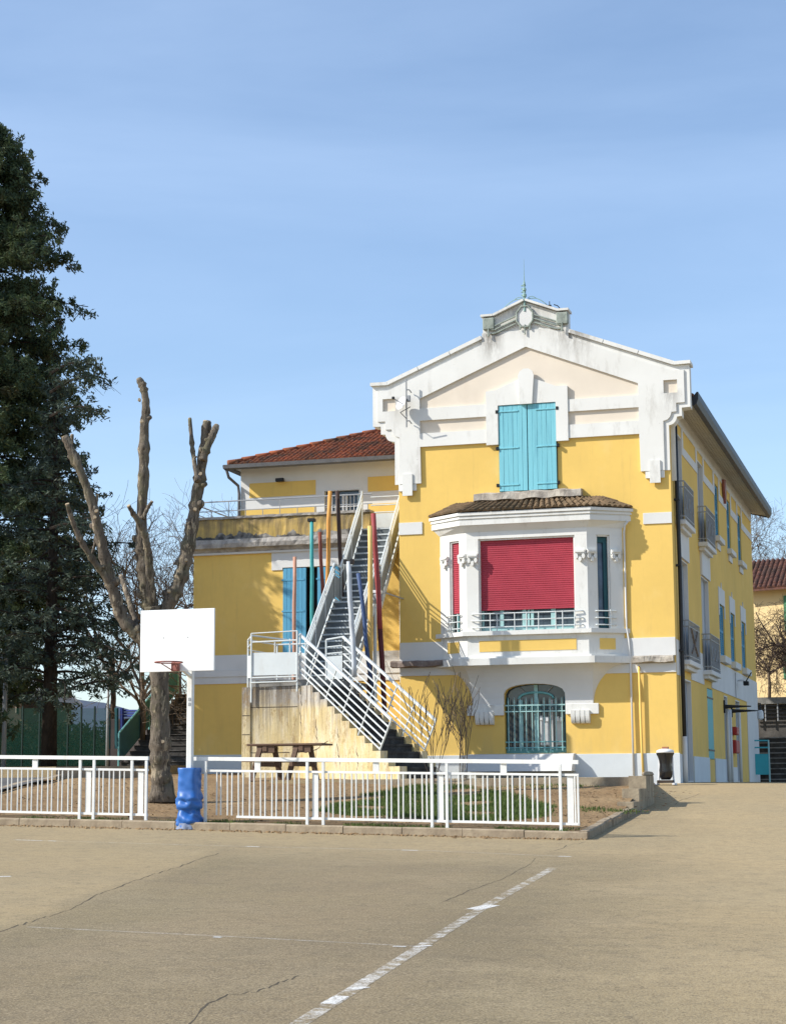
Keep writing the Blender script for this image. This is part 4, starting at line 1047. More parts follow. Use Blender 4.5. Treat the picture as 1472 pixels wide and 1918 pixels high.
MB().tube([(XS+0.09, 48.22, 2.9), (XS+0.09, 48.22, 1.6)], 0.065, 8).build('drainpipe_foot', M['bandw'], school, smooth=True)
MB().box(XS-0.0, XS+0.12, YF+0.24, YF+0.30, 9.6, 11.2).build('corner_trim', M['white'], school)
for z in (9.1, 7.35, 5.1): MB().bevbox(XS, XS+0.15, 48.12, 48.26, z, z+0.06, 0.01).build('pipe_bracket', M['zinc'], school)
for y in (58.45, 59.15, 61.9): MB().tube([(XS+0.10, y, 1.6), (XS+0.10, y, 4.0)], 0.05, 8).build('drainpipe', M['bandw'], school, smooth=True)
MB().tube([(XS+0.07, 61.4, 4.45), (XS+0.07, 61.4, 5.3)], 0.015, 6).build('cable_pipe', M['grey'], school)
for yy, zz in ((58.3, 4.06), (60.4, 4.0)):
    br = thing('wall_bracket', '%s dark tapered bracket arm sticking out of the shaded side wall' % ('nearer' if yy < 59 else 'farther'), 'bracket', (XS, yy, zz), 'bracket arms on the side wall')
    MB().tube([(XS, yy, zz), (XS+0.12, yy, zz), (XS+0.85, yy+0.05, zz+0.0)], [0.075, 0.06, 0.016], 6).build('arm', M['black'], br)
    MB().bevbox(XS, XS+0.05, yy-0.07, yy+0.07, zz-0.2, zz+0.2, 0.01).build('wall_plate', M['black'], br)
for nm, (y, z, h, w), lb in (('mailbox', (60.6, 2.85, 0.42, 1.1), 'large red box mounted low on the shaded side wall'), ('alarm_box', (60.7, 3.36, 0.26, 0.7), 'small red box mounted on the side wall above the larger red one')):
    tb_ = thing(nm, lb, 'box', (XS, y, z))
    MB().bevbox(XS+0.021, XS+0.16, y-w/2, y+w/2, z-h/2, z+h/2, 0.02).build('case', M['redbox'], tb_)
    MB().bevbox(XS+0.1605, XS+0.172, y-w/2+0.04, y+w/2-0.04, z-h/2+0.03, z+h/2-0.03, 0.004).build('door', M['redbox'], tb_)
cm = thing('security_camera', 'small dark security camera on a bracket under the middle lower side window', 'camera', (XS, 62.6, 5.0))
MB().tube([(XS+0.02, 62.6, 5.1), (XS+0.25, 62.55, 5.1)], 0.03, 6).build('bracket', M['dish'], cm)
MB().bevbox(XS+0.22, XS+0.40, 62.35, 62.6, 4.92, 5.06, 0.02).build('housing', M['black'], cm)
MB().tube([(XS+0.3, 62.5, 5.06), (XS+0.5, 62.4, 5.35)], 0.02, 5).build('aerial', M['black'], cm)
ol = thing('wall_lantern', 'small white lantern at the far bottom corner of the yellow side wall', 'lamp', (XS+0.1, YB-0.1, 4.0))
MB().tube([(XS+0.04, YB-0.1, 4.6), (XS+0.12, YB-0.1, 4.6), (XS+0.12, YB-0.1, 4.35)], 0.03, 6).build('arm', M['black'], ol)
MB().lathe(XS+0.12, YB-0.1, [(0.06, 4.35), (0.10, 4.30), (0.11, 4.05), (0.05, 4.0)], 8).build('shade', M['dish'], ol)

# satellite dish and aerial on the gable
ds = thing('satellite_dish', 'small white satellite dish on a thin mast fixed to the gable', 'satellite dish', (CX-3.3, YF-0.25, 12.0))
mx, my = CX-3.32, YF-0.28
MB().tube([(mx, my, 11.38), (mx, my, 12.72)], 0.022, 6).build('mast', M['grey'], ds)
for z in (11.55, 12.42): MB().tube([(mx, my, z), (mx+0.06, YF-0.2, z+0.02), (mx+0.1, YF-0.116, z-0.05)], 0.016, 6).build('arm', M['grey'], ds)
mb = MB(); o = Vector((mx-0.10, my-0.05, 12.03)); ax = Vector((-0.55, -0.75, 0.35)).normalized(); s_ = ax.orthogonal().normalized(); t_ = ax.cross(s_)
for k, (r, h) in enumerate(((0.0, 0.0), (0.08, 0.008), (0.15, 0.03), (0.20, 0.055))):
    for a in range(16): mb.v.append(tuple(o+ax*h+(s_*math.cos(a*math.pi/8)+t_*math.sin(a*math.pi/8))*r))
for k in range(3):
    for a in range(16): mb.f.append((k*16+a, k*16+(a+1) % 16, (k+1)*16+(a+1) % 16, (k+1)*16+a))
mb.build('reflector', M['dish'], ds, smooth=True)
MB().tube([tuple(o), tuple(o+ax*0.36)], 0.014, 5).build('feed_arm', M['grey'], ds); MB().bevbox(*[q for p in zip((o+ax*0.34)-Vector((.03,.03,.03)), (o+ax*0.34)+Vector((.04,.04,.04))) for q in p], 0.01).build('feed_horn', M['black'], ds)
MB().tube([(mx, my, 11.62), (mx-0.1, my-0.25, 11.75), (mx+0.2, my-0.3, 11.88)], 0.013, 5).build('aerial_boom', M['black'], ds)
MB().bevbox(mx+0.03, mx+0.12, my-0.05, my+0.02, 12.08, 12.26, 0.01).build('aerial_head', M['grey'], ds)

# ================================================================== annex with terrace
YA, XA0, XA1 = 49.25, -20.62, XL-0.004
annex = thing('school_annex', 'lower yellow annex with a stained terrace parapet and red tiled hip roof', 'building', (XA0, YA, 2.0))
def A0(p): return lambda x, z: (x, YA-p, z)
def aplt(name, outer, p0, p1, mat, holes=(), parent=None): return MB().plate(outer, A0(p0), A0(p1), holes).build(name, mat, parent or annex)
aplt('front_wall', rect(XA0, XA1, 1.5, 8.40), 0, -0.3, M['yellow'], [rect(-17.86, -16.05, 5.2, 7.88)])
MB().box(XA0, XA0+0.3, YA+0.3, 57, 1.5, 8.4).build('side_wall', M['yellow'], annex)
for a, b, c, d, p in ((XA0-0.02, XA1, 4.985, 5.42, 0.03), (XA0-0.02, XA1, 4.60, 4.80, 0.03), (XA0-0.04, XA1, 4.80, 4.98, 0.06)):
    aplt('band', rect(a, b, c, d), p, 0.001, M['bandw'])
aplt('plinth', rect(XA0-0.02, XA1, 1.5, 2.58), 0.04, 0.001, M['plinth'])
aplt('lintel', [(-18.2, 7.82), (-17.87, 7.82), (-17.87, 7.885), (-16.04, 7.885), (-16.04, 7.82), (-15.7, 7.82), (-15.7, 8.385), (-18.2, 8.385)], 0.03, 0.001, M['bandw'])
MB().box(-18.0, -15.9, YA+0.24, YA+0.29, 5.1, 8.0).build('window_backing', M['dark'], annex)
for x0, x1 in ((-17.86, -17.16), (-16.82, -16.06)):
    sh = aplt('shutter', rect(x0, x1, 5.2, 7.87), -0.02, -0.05, M['shutter_dark'])
    n = 6; w = (x1-x0)/n
    for k in range(n): aplt('plank', rect(x0+w*k+0.004, x0+w*(k+1)-0.004, 5.21, 7.865), 0.012, -0.019, M['shutter_dark'], parent=sh)
    for z in (5.7, 6.6, 7.5): aplt('strap_hinge', rect(x0-0.03, x1-0.05, z, z+0.05), 0.024, 0.013, M['shutter_dark'], parent=sh)
# terrace parapet, broken cornice
def strip(name, prof, x0, x1, mat, n=60, jit=0.03, seed=3):
    mb = MB(); rnd = random.Random(seed); m = len(prof)
    for i in range(n+1):
        x = x0+(x1-x0)*i/n
        for (p, z) in prof: mb.v.append((x, YA-p-rnd.uniform(-jit, jit)*(1 if p > 0.01 else 0), z+rnd.uniform(-jit, jit)*0.5*(1 if p > 0.01 else 0)))
    for i in range(n):
        for k in range(m): mb.f.append((i*m+k, i*m+(k+1) % m, (i+1)*m+(k+1) % m, (i+1)*m+k))
    mb.f.append(tuple(range(m))); mb.f.append(tuple(n*m+k for k in range(m))[::-1])
    return mb.build(name, mat, annex)
strip('cornice', [(0.0, 8.39), (0.10, 8.39), (0.16, 8.46), (0.30, 8.50), (0.33, 8.62), (0.30, 8.74), (0.0, 8.78)], XA0-0.3, XA1, M['cornice'], jit=0.015)
aplt('cornice_fillet', rect(XA0-0.25, XA1, 8.33, 8.388), 0.10, 0.001, M['bandw'])
strip('parapet', [(-0.22, 8.72), (0.12, 8.72), (0.12, 9.0), (0.12, 9.3), (0.10, 9.36), (-0.22, 9.36)], XA0-0.18, -15.2, M['peel'], jit=0.012, seed=6)
strip('parapet_coping', [(-0.26, 9.361), (0.16, 9.361), (0.17, 9.43), (-0.26, 9.44)], XA0-0.2, -15.2, M['cornice'], jit=0.012, seed=8)
MB().box(XA0-0.18, XA1, YA+0.225, 52.2, 8.5, 8.84).build('terrace_floor', M['greyconc'], annex)
MB().box(XA0-0.18, XA0+0.1, YA+0.225, 53, 8.7, 9.38).build('parapet_side', M['peel'], annex)
# terrace railing
rl = thing('terrace_railing', 'thin grey metal railing along the terrace edge of the annex', 'railing', (XA0, YA, 9.4))
for z, r in ((9.90, 0.02), (9.62, 0.014)): MB().tube([(XA0-0.1, 53.0, z), (XA0-0.1, YA-0.02, z), (-15.17, YA-0.02, z)], r, 6).build('rail', M['grey'], rl)
MB().tube([(XA0-0.1, 53.0, 9.48), (XA0-0.1, YA+0.0, 9.48)], 0.014, 6).build('rail', M['grey'], rl)
for k in range(10): 
    x = XA0+0.55+k*0.53
    MB().tube([(x, YA-0.02, 9.42), (x, YA-0.02, 9.90 if k % 3 == 1 else 9.62)], 0.013, 6).build('post', M['grey'], rl)
# upper storey with hip roof
YU, XU0 = 52.2, -20.32
MB().plate(rect(XU0, XA1, 8.6, 11.5), lambda x, z: (x, YU, z), lambda x, z: (x, YU+0.3, z), [rect(-17.6, -16.5, 9.70, 10.55)]).build('upper_wall', M['bandw'], annex)
MB().box(XU0, XU0+0.3, YU+0.3, 58, 8.6, 11.5).build('upper_side_wall', M['bandw'], annex)
for x0, x1, z0, z1 in ((XU0+0.29, -17.88, 10.46, 10.91), (-16.22, XA1, 10.46, 10.91), (XU0, -17.88, 8.9, 10.08), (-16.22, XA1, 8.9, 10.08)):
    MB().box(x0, x1, YU-0.012, YU+0.001, z0, z1).build('wall_panel', M['yellow'], annex)
uw = MB().box(-17.6, -16.5, YU+0.20, YU+0.22, 9.7, 10.55).build('window', M['glass'], annex)
for x in (-17.55, -17.05, -16.95, -16.55): MB().bevbox(x-0.04, x+0.04, YU+0.14, YU+0.199, 9.71, 10.45, 0.005).build('frame', M['teal_pale'] if x > -16.8 else M['bandw'], uw)
for k in range(9): MB().tube([(-17.5+k*0.118, YU+0.05, 9.7), (-17.5+k*0.118, YU+0.05, 10.42)], 0.011, 5).build('grille_bar', M['dish'], uw)
for z in (9.78, 10.05, 10.40): MB().tube([(-17.6, YU+0.05, z), (-16.5, YU+0.05, z)], 0.012, 5).build('grille_rail', M['dish'], uw)
E0 = Vector((-20.50, 51.6, 11.40)); sl = 0.40
E1 = Vector((-13.6, 51.6, 11.40)); T0 = E0+Vector((5.6, 5.6, 5.6*sl)); T1 = E1+Vector((0, 5.6, 5.6*sl))
mb = MB(); LL = E0+Vector((0, 12, 0))
mb.add([E0, E1, T1, T0, LL], [(0, 1, 2, 3), (0, 3, 4)]); mb.build('roof', M['tile_red'], annex)
tile_field('roof_tiles', [E0, E1, T1, T1+Vector((-6.9, 0, 0))], 44, 21, M['tile_red'], annex, clip=lambda u, v: u*6.9 > v*5.6, seed=12)
for t in range(17):
    a = E0.lerp(T0, t/17); b = E0.lerp(T0, (t+1.12)/17)
    MB().tube([a+Vector((0, 0, 0.075)), b+Vector((0, 0, 0.05))], [0.095, 0.08], 8).build('hip_tile', M['tile_red'], annex, smooth=True)
MB().plate([(-0.02, 11.33), (0.05, 11.25), (0.15, 11.29), (0.17, 11.40), (0.13, 11.40), (0.02, 11.37)], lambda p, z: (E0.x-0.1, 51.6-p, z), lambda p, z: (E1.x, 51.6-p, z)).build('gutter', M['pipe'], annex)
MB().plate([(-0.02, 11.33), (0.05, 11.25), (0.15, 11.29), (0.17, 11.40), (0.13, 11.40), (0.02, 11.37)], lambda p, z: (E0.x-p+0.02, 51.5, z), lambda p, z: (E0.x-p+0.02, 62, z)).build('gutter', M['zinc'], annex)
MB().add([(E0.x, 51.6, 11.36), (E1.x, 51.6, 11.36), (E1.x, YU, 11.42), (XU0, YU, 11.42), (E0.x, 62, 11.36), (XU0, 62, 11.42)], [(0, 1, 2, 3), (0, 3, 5, 4)]).build('soffit', M['bandw'], annex)
MB().tube([(E0.x-0.05, 51.55, 11.30), (E0.x-0.02, 51.7, 11.05), (XU0-0.06, YU-0.06, 10.85), (XU0-0.03, YU-0.06, 10.6), (XU0-0.03, YU-0.06, 8.9)], 0.045, 8).build('downpipe', M['pipe'], annex, smooth=True)
wlm = thing('wall_floodlight', 'small dark floodlight on the upper annex wall under the eave', 'lamp', (-18.95, YU, 10.9))
MB().tube([(-18.95, YU, 10.93), (-18.95, YU-0.16, 10.94)], 0.018, 6).build('arm', M['black'], wlm)
MB().bevbox(-19.10, -18.84, YU-0.26, YU-0.14, 10.88, 10.99, 0.015).build('head', M['black'], wlm)

# ================================================================== concrete stair (lower flight and landing)
N0 = Vector((-15.17, 43.0)); U = Vector((0.83, -0.56)).normalized(); V = Vector((0.56, 0.83)).normalized()
ZL, ZB = 4.30, 1.92
cs = thing('concrete_staircase', 'stained cream concrete stair with dark steps and white tube railings', 'stairs', (N0.x, N0.y, ZB))
SW = 1.45; run = 3.78; ns = 13; rise = (ZL-ZB)/ns; go = run/ns
def P2(u, v, z): q = N0+U*u+V*v; return (q.x, q.y, z)
for k in range(ns):
    z1 = ZL-rise*(k+0.0)-rise; u0 = 0.18+go*k; u1 = u0+go
    if k < ns-1 or True:
        MB().plate([(u0, 1.55), (u1+0.012, 1.55), (u1+0.012, z1-0.002*k), (u0, z1-0.002*k)], lambda u, z: P2(u, 0.22, z), lambda u, z: P2(u, SW-0.18, z)).build('step', M['concrete'], cs)
        MB().plate([(u0-0.02, z1-0.04), (u1+0.03, z1-0.04), (u1+0.03, z1+0.012), (u0-0.02, z1+0.012)], lambda u, z: P2(u, 0.222, z), lambda u, z: P2(u, SW-0.182, z)).build('tread', M['concrete'], cs)
def zigzag(dz):
    pts = [(0.0, 1.5), (0.0, ZL-0.165), (0.17, ZL-0.165)]
    for k in range(ns-1):
        u0 = 0.17+go*(k+0.35); z1 = ZL-rise*(k+1)+dz
        pts += [(u0, pts[-1][1]), (u0, z1)]
    pts += [(run+0.1, pts[-1][1]), (run+0.1, 1.5)]
    return pts
MB().plate(zigzag(0.02), lambda u, z: P2(u, 0, z), lambda u, z: P2(u, 0.218, z)).build('side_wall', M['stairwall'], cs)
MB().plate(zigzag(0.02)[3:-2]+[(run+0.1, 1.5), (0.17+go*0.35, 1.5)], lambda u, z: P2(u, SW-0.178, z), lambda u, z: P2(u, SW, z)).build('side_wall', M['stairwall'], cs)
# cracks standing as thin grooves in the render
for pts in ([(0.0, 2.5), (0.6, 2.55), (1.3, 2.78)], [(0.14, 3.95), (0.06, 3.4), (0.12, 3.0), (0.04, 2.5)], [(1.6, 3.1), (1.55, 2.6), (1.68, 2.1)], [(0.7, 3.3), (0.75, 2.8), (0.68, 2.2)], [(2.3, 2.6), (2.34, 2.2), (2.28, 1.95)]):
    mb = MB(); rnd = random.Random(9); Q = []
    for a, b in zip(pts, pts[1:]):
        for i in range(6): t = i/6; Q.append((a[0]+(b[0]-a[0])*t+rnd.uniform(-.03, .03), a[1]+(b[1]-a[1])*t+rnd.uniform(-.03, .03)))
    for (u, z) in Q:
        for o in (-0.012, 0.012): mb.v.append(P2(u+o*0.6, -0.003, z+o))
    for i in range(len(Q)-1): mb.f.append((2*i, 2*i+1, 2*i+3, 2*i+2))
    mb.build('crack', M['crack'], cs)
MB().box(-16.44, N0.x-0.002, N0.y+0.0, N0.y+0.22, 1.5, ZL-0.165).build('landing_wall', M['stairwall'], cs)
MB().box(-16.66, -16.443, N0.y-0.035, N0.y+0.25, 1.5, ZL-0.17).build('corner_pier', M['stairwall'], cs)
MB().plate([(-16.66, 45.5), (-16.5, 45.5), (-16.5, 43.251), (-16.66, 43.251)], lambda x, y: (x, y, 1.5), lambda x, y: (x, y, ZL-0.17)).build('landing_wall', M['stairwall'], cs)
for z, x0, x1 in ((3.42, -16.66, -16.44), (2.95, -16.66, -16.44), (2.50, -16.44, -15.4), (3.62, -16.44, -15.2)):
    MB().box(x0+0.01, x1-0.01, N0.y-0.040 if x1 < -16.4 else N0.y-0.004, N0.y+0.01, z, z+0.018).build('render_joint', M['crack'], cs)
# landing slab
LP = [(-16.70, 43.55), (-16.40, 43.0), (N0.x, N0.y-0.02), P2(0.2, 0.2, 0)[:2], P2(0.2, SW, 0)[:2], (-14.2, 45.6), (-16.70, 45.6)]
MB().plate(LP, lambda x, y: (x, y, ZL-0.16), lambda x, y: (x, y, ZL)).build('landing', M['greyconc'], cs)
MB().plate([(-16.48, 43.4), (-15.3, 43.3), (-14.3, 44.2), (-14.3, 45.5), (-16.48, 45.5)], lambda x, y: (x, y, 1.6), lambda x, y: (x, y, ZL-0.162)).build('landing_base', M['stairwall'], cs)
# landing guard: sheet panels, posts, rails
gd = MB().plate([(-16.38, 4.42), (-15.20, 4.42), (-15.20, 4.97), (-16.38, 4.99)], lambda x, z: (x, 42.93, z), lambda x, z: (x, 42.955, z)).build('guard_panel', M['panel'], cs)
MB().plate([(0.02, 4.36), (0.40, 4.40), (0.40, 4.95), (0.02, 4.92)], lambda t, z: (-16.40-t*0.72, 42.96+t*1.2, z), lambda t, z: (-16.38-t*0.72, 42.98+t*1.2, z)).build('guard_panel', M['panel'], cs)
def gpost(x, y, z0, z1, r=0.024): MB().tube([(x, y, z0), (x, y, z1)], r, 6).build('post', M['steel'], cs)
gpost(-16.40, 42.92, 3.75, 5.47); gpost(-15.19, 42.92, 4.0, 5.50); gpost(-16.69, 43.45, 3.85, 5.35); gpost(-15.78, 42.93, 4.98, 5.25, 0.018); gpost(-15.98, 44.6, 4.3, 5.45); gpost(-16.66, 45.5, 4.3, 5.4)
def grail(pts, r=0.024): MB().tube(pts, r, 6).build('rail', M['steel'], cs)
grail([(-16.69, 43.45, 5.35), (-16.40, 42.92, 5.42), (-16.05, 44.6, 5.42)]); grail([(-16.69, 43.45, 5.15), (-16.40, 42.92, 5.22)], 0.018)
grail([(-16.40, 42.92, 5.47), (-15.19, 42.92, 5.50)], 0.014); grail([(-16.40, 42.92, 5.25), (-15.19, 42.92, 5.27)], 0.02); grail([(-16.40, 42.92, 4.36), (-15.19, 42.92, 4.37)], 0.02); grail([(-16.40, 42.90, 4.24), (-15.19, 42.90, 4.25)], 0.018)
grail([(-16.69, 43.45, 5.35), (-16.69, 45.5, 5.38), (-15.3, 45.5, 5.38)], 0.02); grail([(-16.69, 43.45, 5.1), (-16.69, 45.5, 5.12), (-15.3, 45.5, 5.12)], 0.016)
# inner guard beside the far railing
fx = Vector(P2(0.0, SW-0.06, 0)[:2])
gpost(fx.x-0.46, fx.y+0.02, 4.3, 5.36); gpost(fx.x, fx.y, 4.2, 5.42)
grail([(fx.x-0.46, fx.y+0.02, 5.36), (fx.x, fx.y, 5.42)]); grail([(fx.x-0.46, fx.y+0.02, 5.17), (fx.x, fx.y, 5.2)], 0.018); grail([(fx.x-0.46, fx.y+0.02, 5.0), (fx.x, fx.y, 5.03)], 0.018)
MB().plate([(0.03, 4.36), (0.97, 4.36), (0.97, 4.95), (0.03, 4.93)], lambda t, z: (fx.x-0.46*(1-t), fx.y+0.02*(1-t)-0.01, z), lambda t, z: (fx.x-0.46*(1-t), fx.y+0.02*(1-t)+0.01, z)).build('guard_panel', M['panel'], cs)
# sloping five bar railings, posts square to the slope
def sloped(v, name):
    a = Vector(P2(0.0, v, 5.42)); rr = 3.56; b = Vector(P2(rr, v, 5.42-2.22)); d = (b-a).normalized(); side = Vector((V.x, V.y, 0)); nn = d.cross(side).normalized()
    if nn.z > 0: nn = -nn
    MB().beam(a, b, 0.05, 0.06).build('handrail', M['steel'], cs)
    for k, (o, t0) in enumerate(((0.20, 0.0), (0.36, 0.0), (0.52, 0.0), (0.68, 0.0), (0.80, 0.0))):
        p0 = a + nn*o*0.98 + d*(0.0); p0 = Vector((a.x, a.y, a.z)) + Vector((0, 0, -o/ max(0.3, -nn.z)))
        MB().tube([p0, b+nn*o], 0.021, 6).build('bar', M['steel'], cs)
    for t in (0.22, 0.42, 0.60, 0.79):
        c = a.lerp(b, t); MB().tube([c, c+nn*0.98], 0.019, 6).build('baluster', M['steel'], cs)
    MB().tube([b, b+nn*0.35, b+nn*0.82], 0.024, 6).build('end_post', M['steel'], cs)
    MB().tube([a, a-Vector((0, 0, 1.1))], 0.024, 6).build('newel', M['steel'], cs)
sloped(0.03, 'n'); sloped(SW-0.06, 'f')

# ================================================================== steel stair up to the terrace
st = thing('steel_staircase', 'steep pale steel stair with sheet sides rising to the terrace', 'stairs', (-14.7, 43.2, ZL))
X0, X1 = -15.40, -14.26; YS0, YM0, YM1, YS1 = 44.25, 46.45, 47.0, 49.0; ZM, ZT = 6.55, 8.85
def zline(y):
    if y < YM0: return ZL+(ZM-ZL)*(y-YS0)/(YM0-YS0)
    if y < YM1: return ZM
    return ZM+(ZT-ZM)*(y-YM1)/(YS1-YM1)
def flight(y0, y1, z0, z1, n):
    for k in range(n):
        z = z0+(z1-z0)*(k+1)/n; y = y0+(y1-y0)*k/n; d = (y1-y0)/n
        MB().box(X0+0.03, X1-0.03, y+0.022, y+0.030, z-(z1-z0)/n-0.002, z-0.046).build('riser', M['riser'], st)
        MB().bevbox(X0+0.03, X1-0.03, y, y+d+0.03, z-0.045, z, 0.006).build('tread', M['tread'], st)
flight(YS0, YM0, ZL, ZM, 12); flight(YM1, YS1, ZM, ZT, 12)
MB().bevbox(X0+0.03, X1-0.03, YM0+0.031, YM1-0.001, ZM-0.06, ZM-0.003, 0.006).build('landing', M['tread'], st)
MB().bevbox(X0+0.02, X1, YS1+0.032, YA-0.002, ZT-0.08, ZT-0.003, 0.006).build('landing', M['tread'], st)
for x, w in ((X0, 1), (X1, -1)):
    yb0 = YS0-0.1 if w > 0 else 44.30
    for (ya, yb, za, zb_) in ((yb0, YM0+0.05, ZL if w > 0 else zline(44.30), ZM+0.05), (YM0+0.05, YM1, ZM+0.05, ZM), (YM1, YS1, ZM, ZT)):
        MB().plate([(ya, za-0.22), (yb, zb_-0.22), (yb, zb_+0.05), (ya, za+0.05)], lambda y, z: (x-0.02, y, z), lambda y, z: (x+0.02, y, z)).build('stringer', M['steel'], st)
        MB().plate([(ya+0.05, za+0.12), (yb-0.05, zb_+0.10), (yb-0.05, zb_+0.68), (ya+0.05, za+0.68)], lambda y, z: (x-0.008, y, z), lambda y, z: (x+0.008, y, z)).build('side_sheet', M['panel_shade'], st)
        for o, r in ((1.0, 0.026), (0.86, 0.018), (0.74, 0.018)): MB().tube([(x, ya, za+o), (x, yb, zb_+o)], r, 6).build('rail', M['steel'], st)
        n = max(1, round((yb-ya)/0.9))
        for k in range(n+1):
            y = ya+(yb-ya)*k/n; z = za+(zb_-za)*k/n
            MB().tube([(x, y, z-0.1), (x, y, z+1.0)], 0.02, 6).build('post', M['steel'], st)
MB().plate([(X0+0.05, 8.9), (XA1-0.02, 8.9), (XA1-0.02, 9.42), (X0+0.05, 9.42)], lambda x, z: (x, YA+0.6, z), lambda x, z: (x, YA+0.62, z)).build('top_panel', M['panel'], st)
for z in (9.9, 9.66, 9.45): MB().tube([(X0, YA+0.6, z), (XA1, YA+0.6, z)], 0.018, 6).build('rail', M['steel'], st)
MB().tube([(X0, YS1, 8.8), (X0, YS1, 9.95)], 0.026, 6).build('post', M['steel'], st)
for y in (46.4, 48.9): MB().tube([(X1+0.02, y, 1.9), (X1+0.02, y, zline(y)-0.1)], 0.05, 8).build('column', M['steel'], st)
fl = thing('stair_floodlight', 'grey floodlight hanging under the upper flight of the steel stair', 'lamp', (X1+0.25, 46.0, 6.6))
MB().tube([(X1, 46.4, 6.5), (X1+0.3, 46.3, 6.75), (XL+0.1, YF-0.01, 6.7)], 0.02, 6).build('arm', M['grey'], fl)
MB().lathe(X1+0.24, 45.9, [(0.10, 6.42), (0.15, 6.5), (0.15, 6.62), (0.10, 6.68)], 10).build('head', M['grey'], fl)
MB().bevbox(X1+0.10, X1+0.36, 45.78, 46.02, 6.681, 6.76, 0.01).build('visor', M['dish'], fl)

# ================================================================== painted poles round the stair
def pole(label, Y, top, bot, r, mat, low=None, cap=None, zbase=None, split=0.5):
    a = onY(*top, Y); b = onY(*bot, Y)
    d = (b-a); zb_ = zbase if zbase is not None else b.z
    b2 = a + d*((a.z-zb_)/(a.z-b.z))
    th = thing('painted_pole', label, 'pole', tuple(b2), 'painted poles standing around the stair')
    rnd = random.Random(int(top[0])); n = 9; pts = [b2.lerp(a, i/n)+Vector((rnd.uniform(-.02, .02), rnd.uniform(-.02, .02), 0)) for i in range(n+1)]
    rad = [r*rnd.uniform(0.92, 1.08) for _ in pts]
    if low:
        k = int(n*split)
        MB().tube(pts[:k+1], rad[:k+1], 8).build('lower_part', low, th, smooth=True); MB().tube(pts[k:], [q*1.01 for q in rad[k:]], 8).build('upper_part', mat, th, smooth=True)
    else: MB().tube(pts, rad, 8).build('shaft', mat, th, smooth=True)
    if cap: MB().bevbox(a.x-0.10, a.x+0.10, a.y-0.08, a.y+0.08, a.z-0.02, a.z+0.07, 0.01).build('lamp_cap', cap, th)
    return th
pole('pale pink painted pole in front of the blue annex shutter', 46.4, (553, 1043), (551, 1195), 0.055, paint('pink_pole_paint', (0.48, 0.25, 0.17)), zbase=2.0)
pole('turquoise painted pole topped with a small dark lamp', 46.6, (584, 976), (583, 1140), 0.055, paint('turquoise_pole_paint', (0.06, 0.34, 0.34)), cap=M['black'], zbase=2.0)
pole('rust red painted pole between the turquoise and the orange pole', 46.8, (598, 997), (603, 1090), 0.052, paint('rust_pole_paint', (0.22, 0.06, 0.035)), zbase=2.0)
pole('tall orange painted pole left of the dark brown one', 47.0, (618, 920), (613, 1070), 0.062, paint('orange_pole_paint', (0.62, 0.30, 0.07)), zbase=2.0)
pole('tall dark brown pole right of the orange one', 47.2, (631, 920), (637, 1045), 0.060, paint('brown_pole_paint', (0.055, 0.032, 0.025)), zbase=2.0)
pole('pale grey pole with a black collar in front of the steel stair', 42.6, (653, 1052), (664, 1280), 0.065, paint('grey_pole_paint', (0.50, 0.53, 0.56)), zbase=4.3)
pole('dark blue pole leaning in front of the upper steps', 44.9, (671, 1074), (690, 1240), 0.055, paint('blue_pole_paint', (0.055, 0.09, 0.19)), low=paint('black_pole_paint', (0.012, 0.012, 0.016)), zbase=1.9)
pole('yellow pole with a dark brown lower half beside the red pole', 45.2, (693, 985), (693, 1240), 0.065, paint('yellow_pole_paint', (0.70, 0.47, 0.16)), low=paint('tan_brown_pole_paint', (0.10, 0.04, 0.022)), zbase=1.9)
pole('tall leaning dark red pole right of the yellow one', 45.4, (699, 962), (723, 1365), 0.068, paint('red_pole_paint', (0.30, 0.055, 0.055)), low=paint('maroon_pole_paint', (0.11, 0.02, 0.018)), zbase=1.9, split=0.62)
a = onY(653, 1052, 42.6)
cl = MB().bevbox(a.x-0.12, a.x-0.04, a.y-0.06, a.y+0.06, a.z-0.06, a.z+0.06, 0.01); cl.bevbox(a.x+0.05, a.x+0.13, a.y-0.06, a.y+0.06, a.z-0.06, a.z+0.06, 0.01)
cl.build('collar', M['black'], bpy.data.objects['painted_pole.005'])

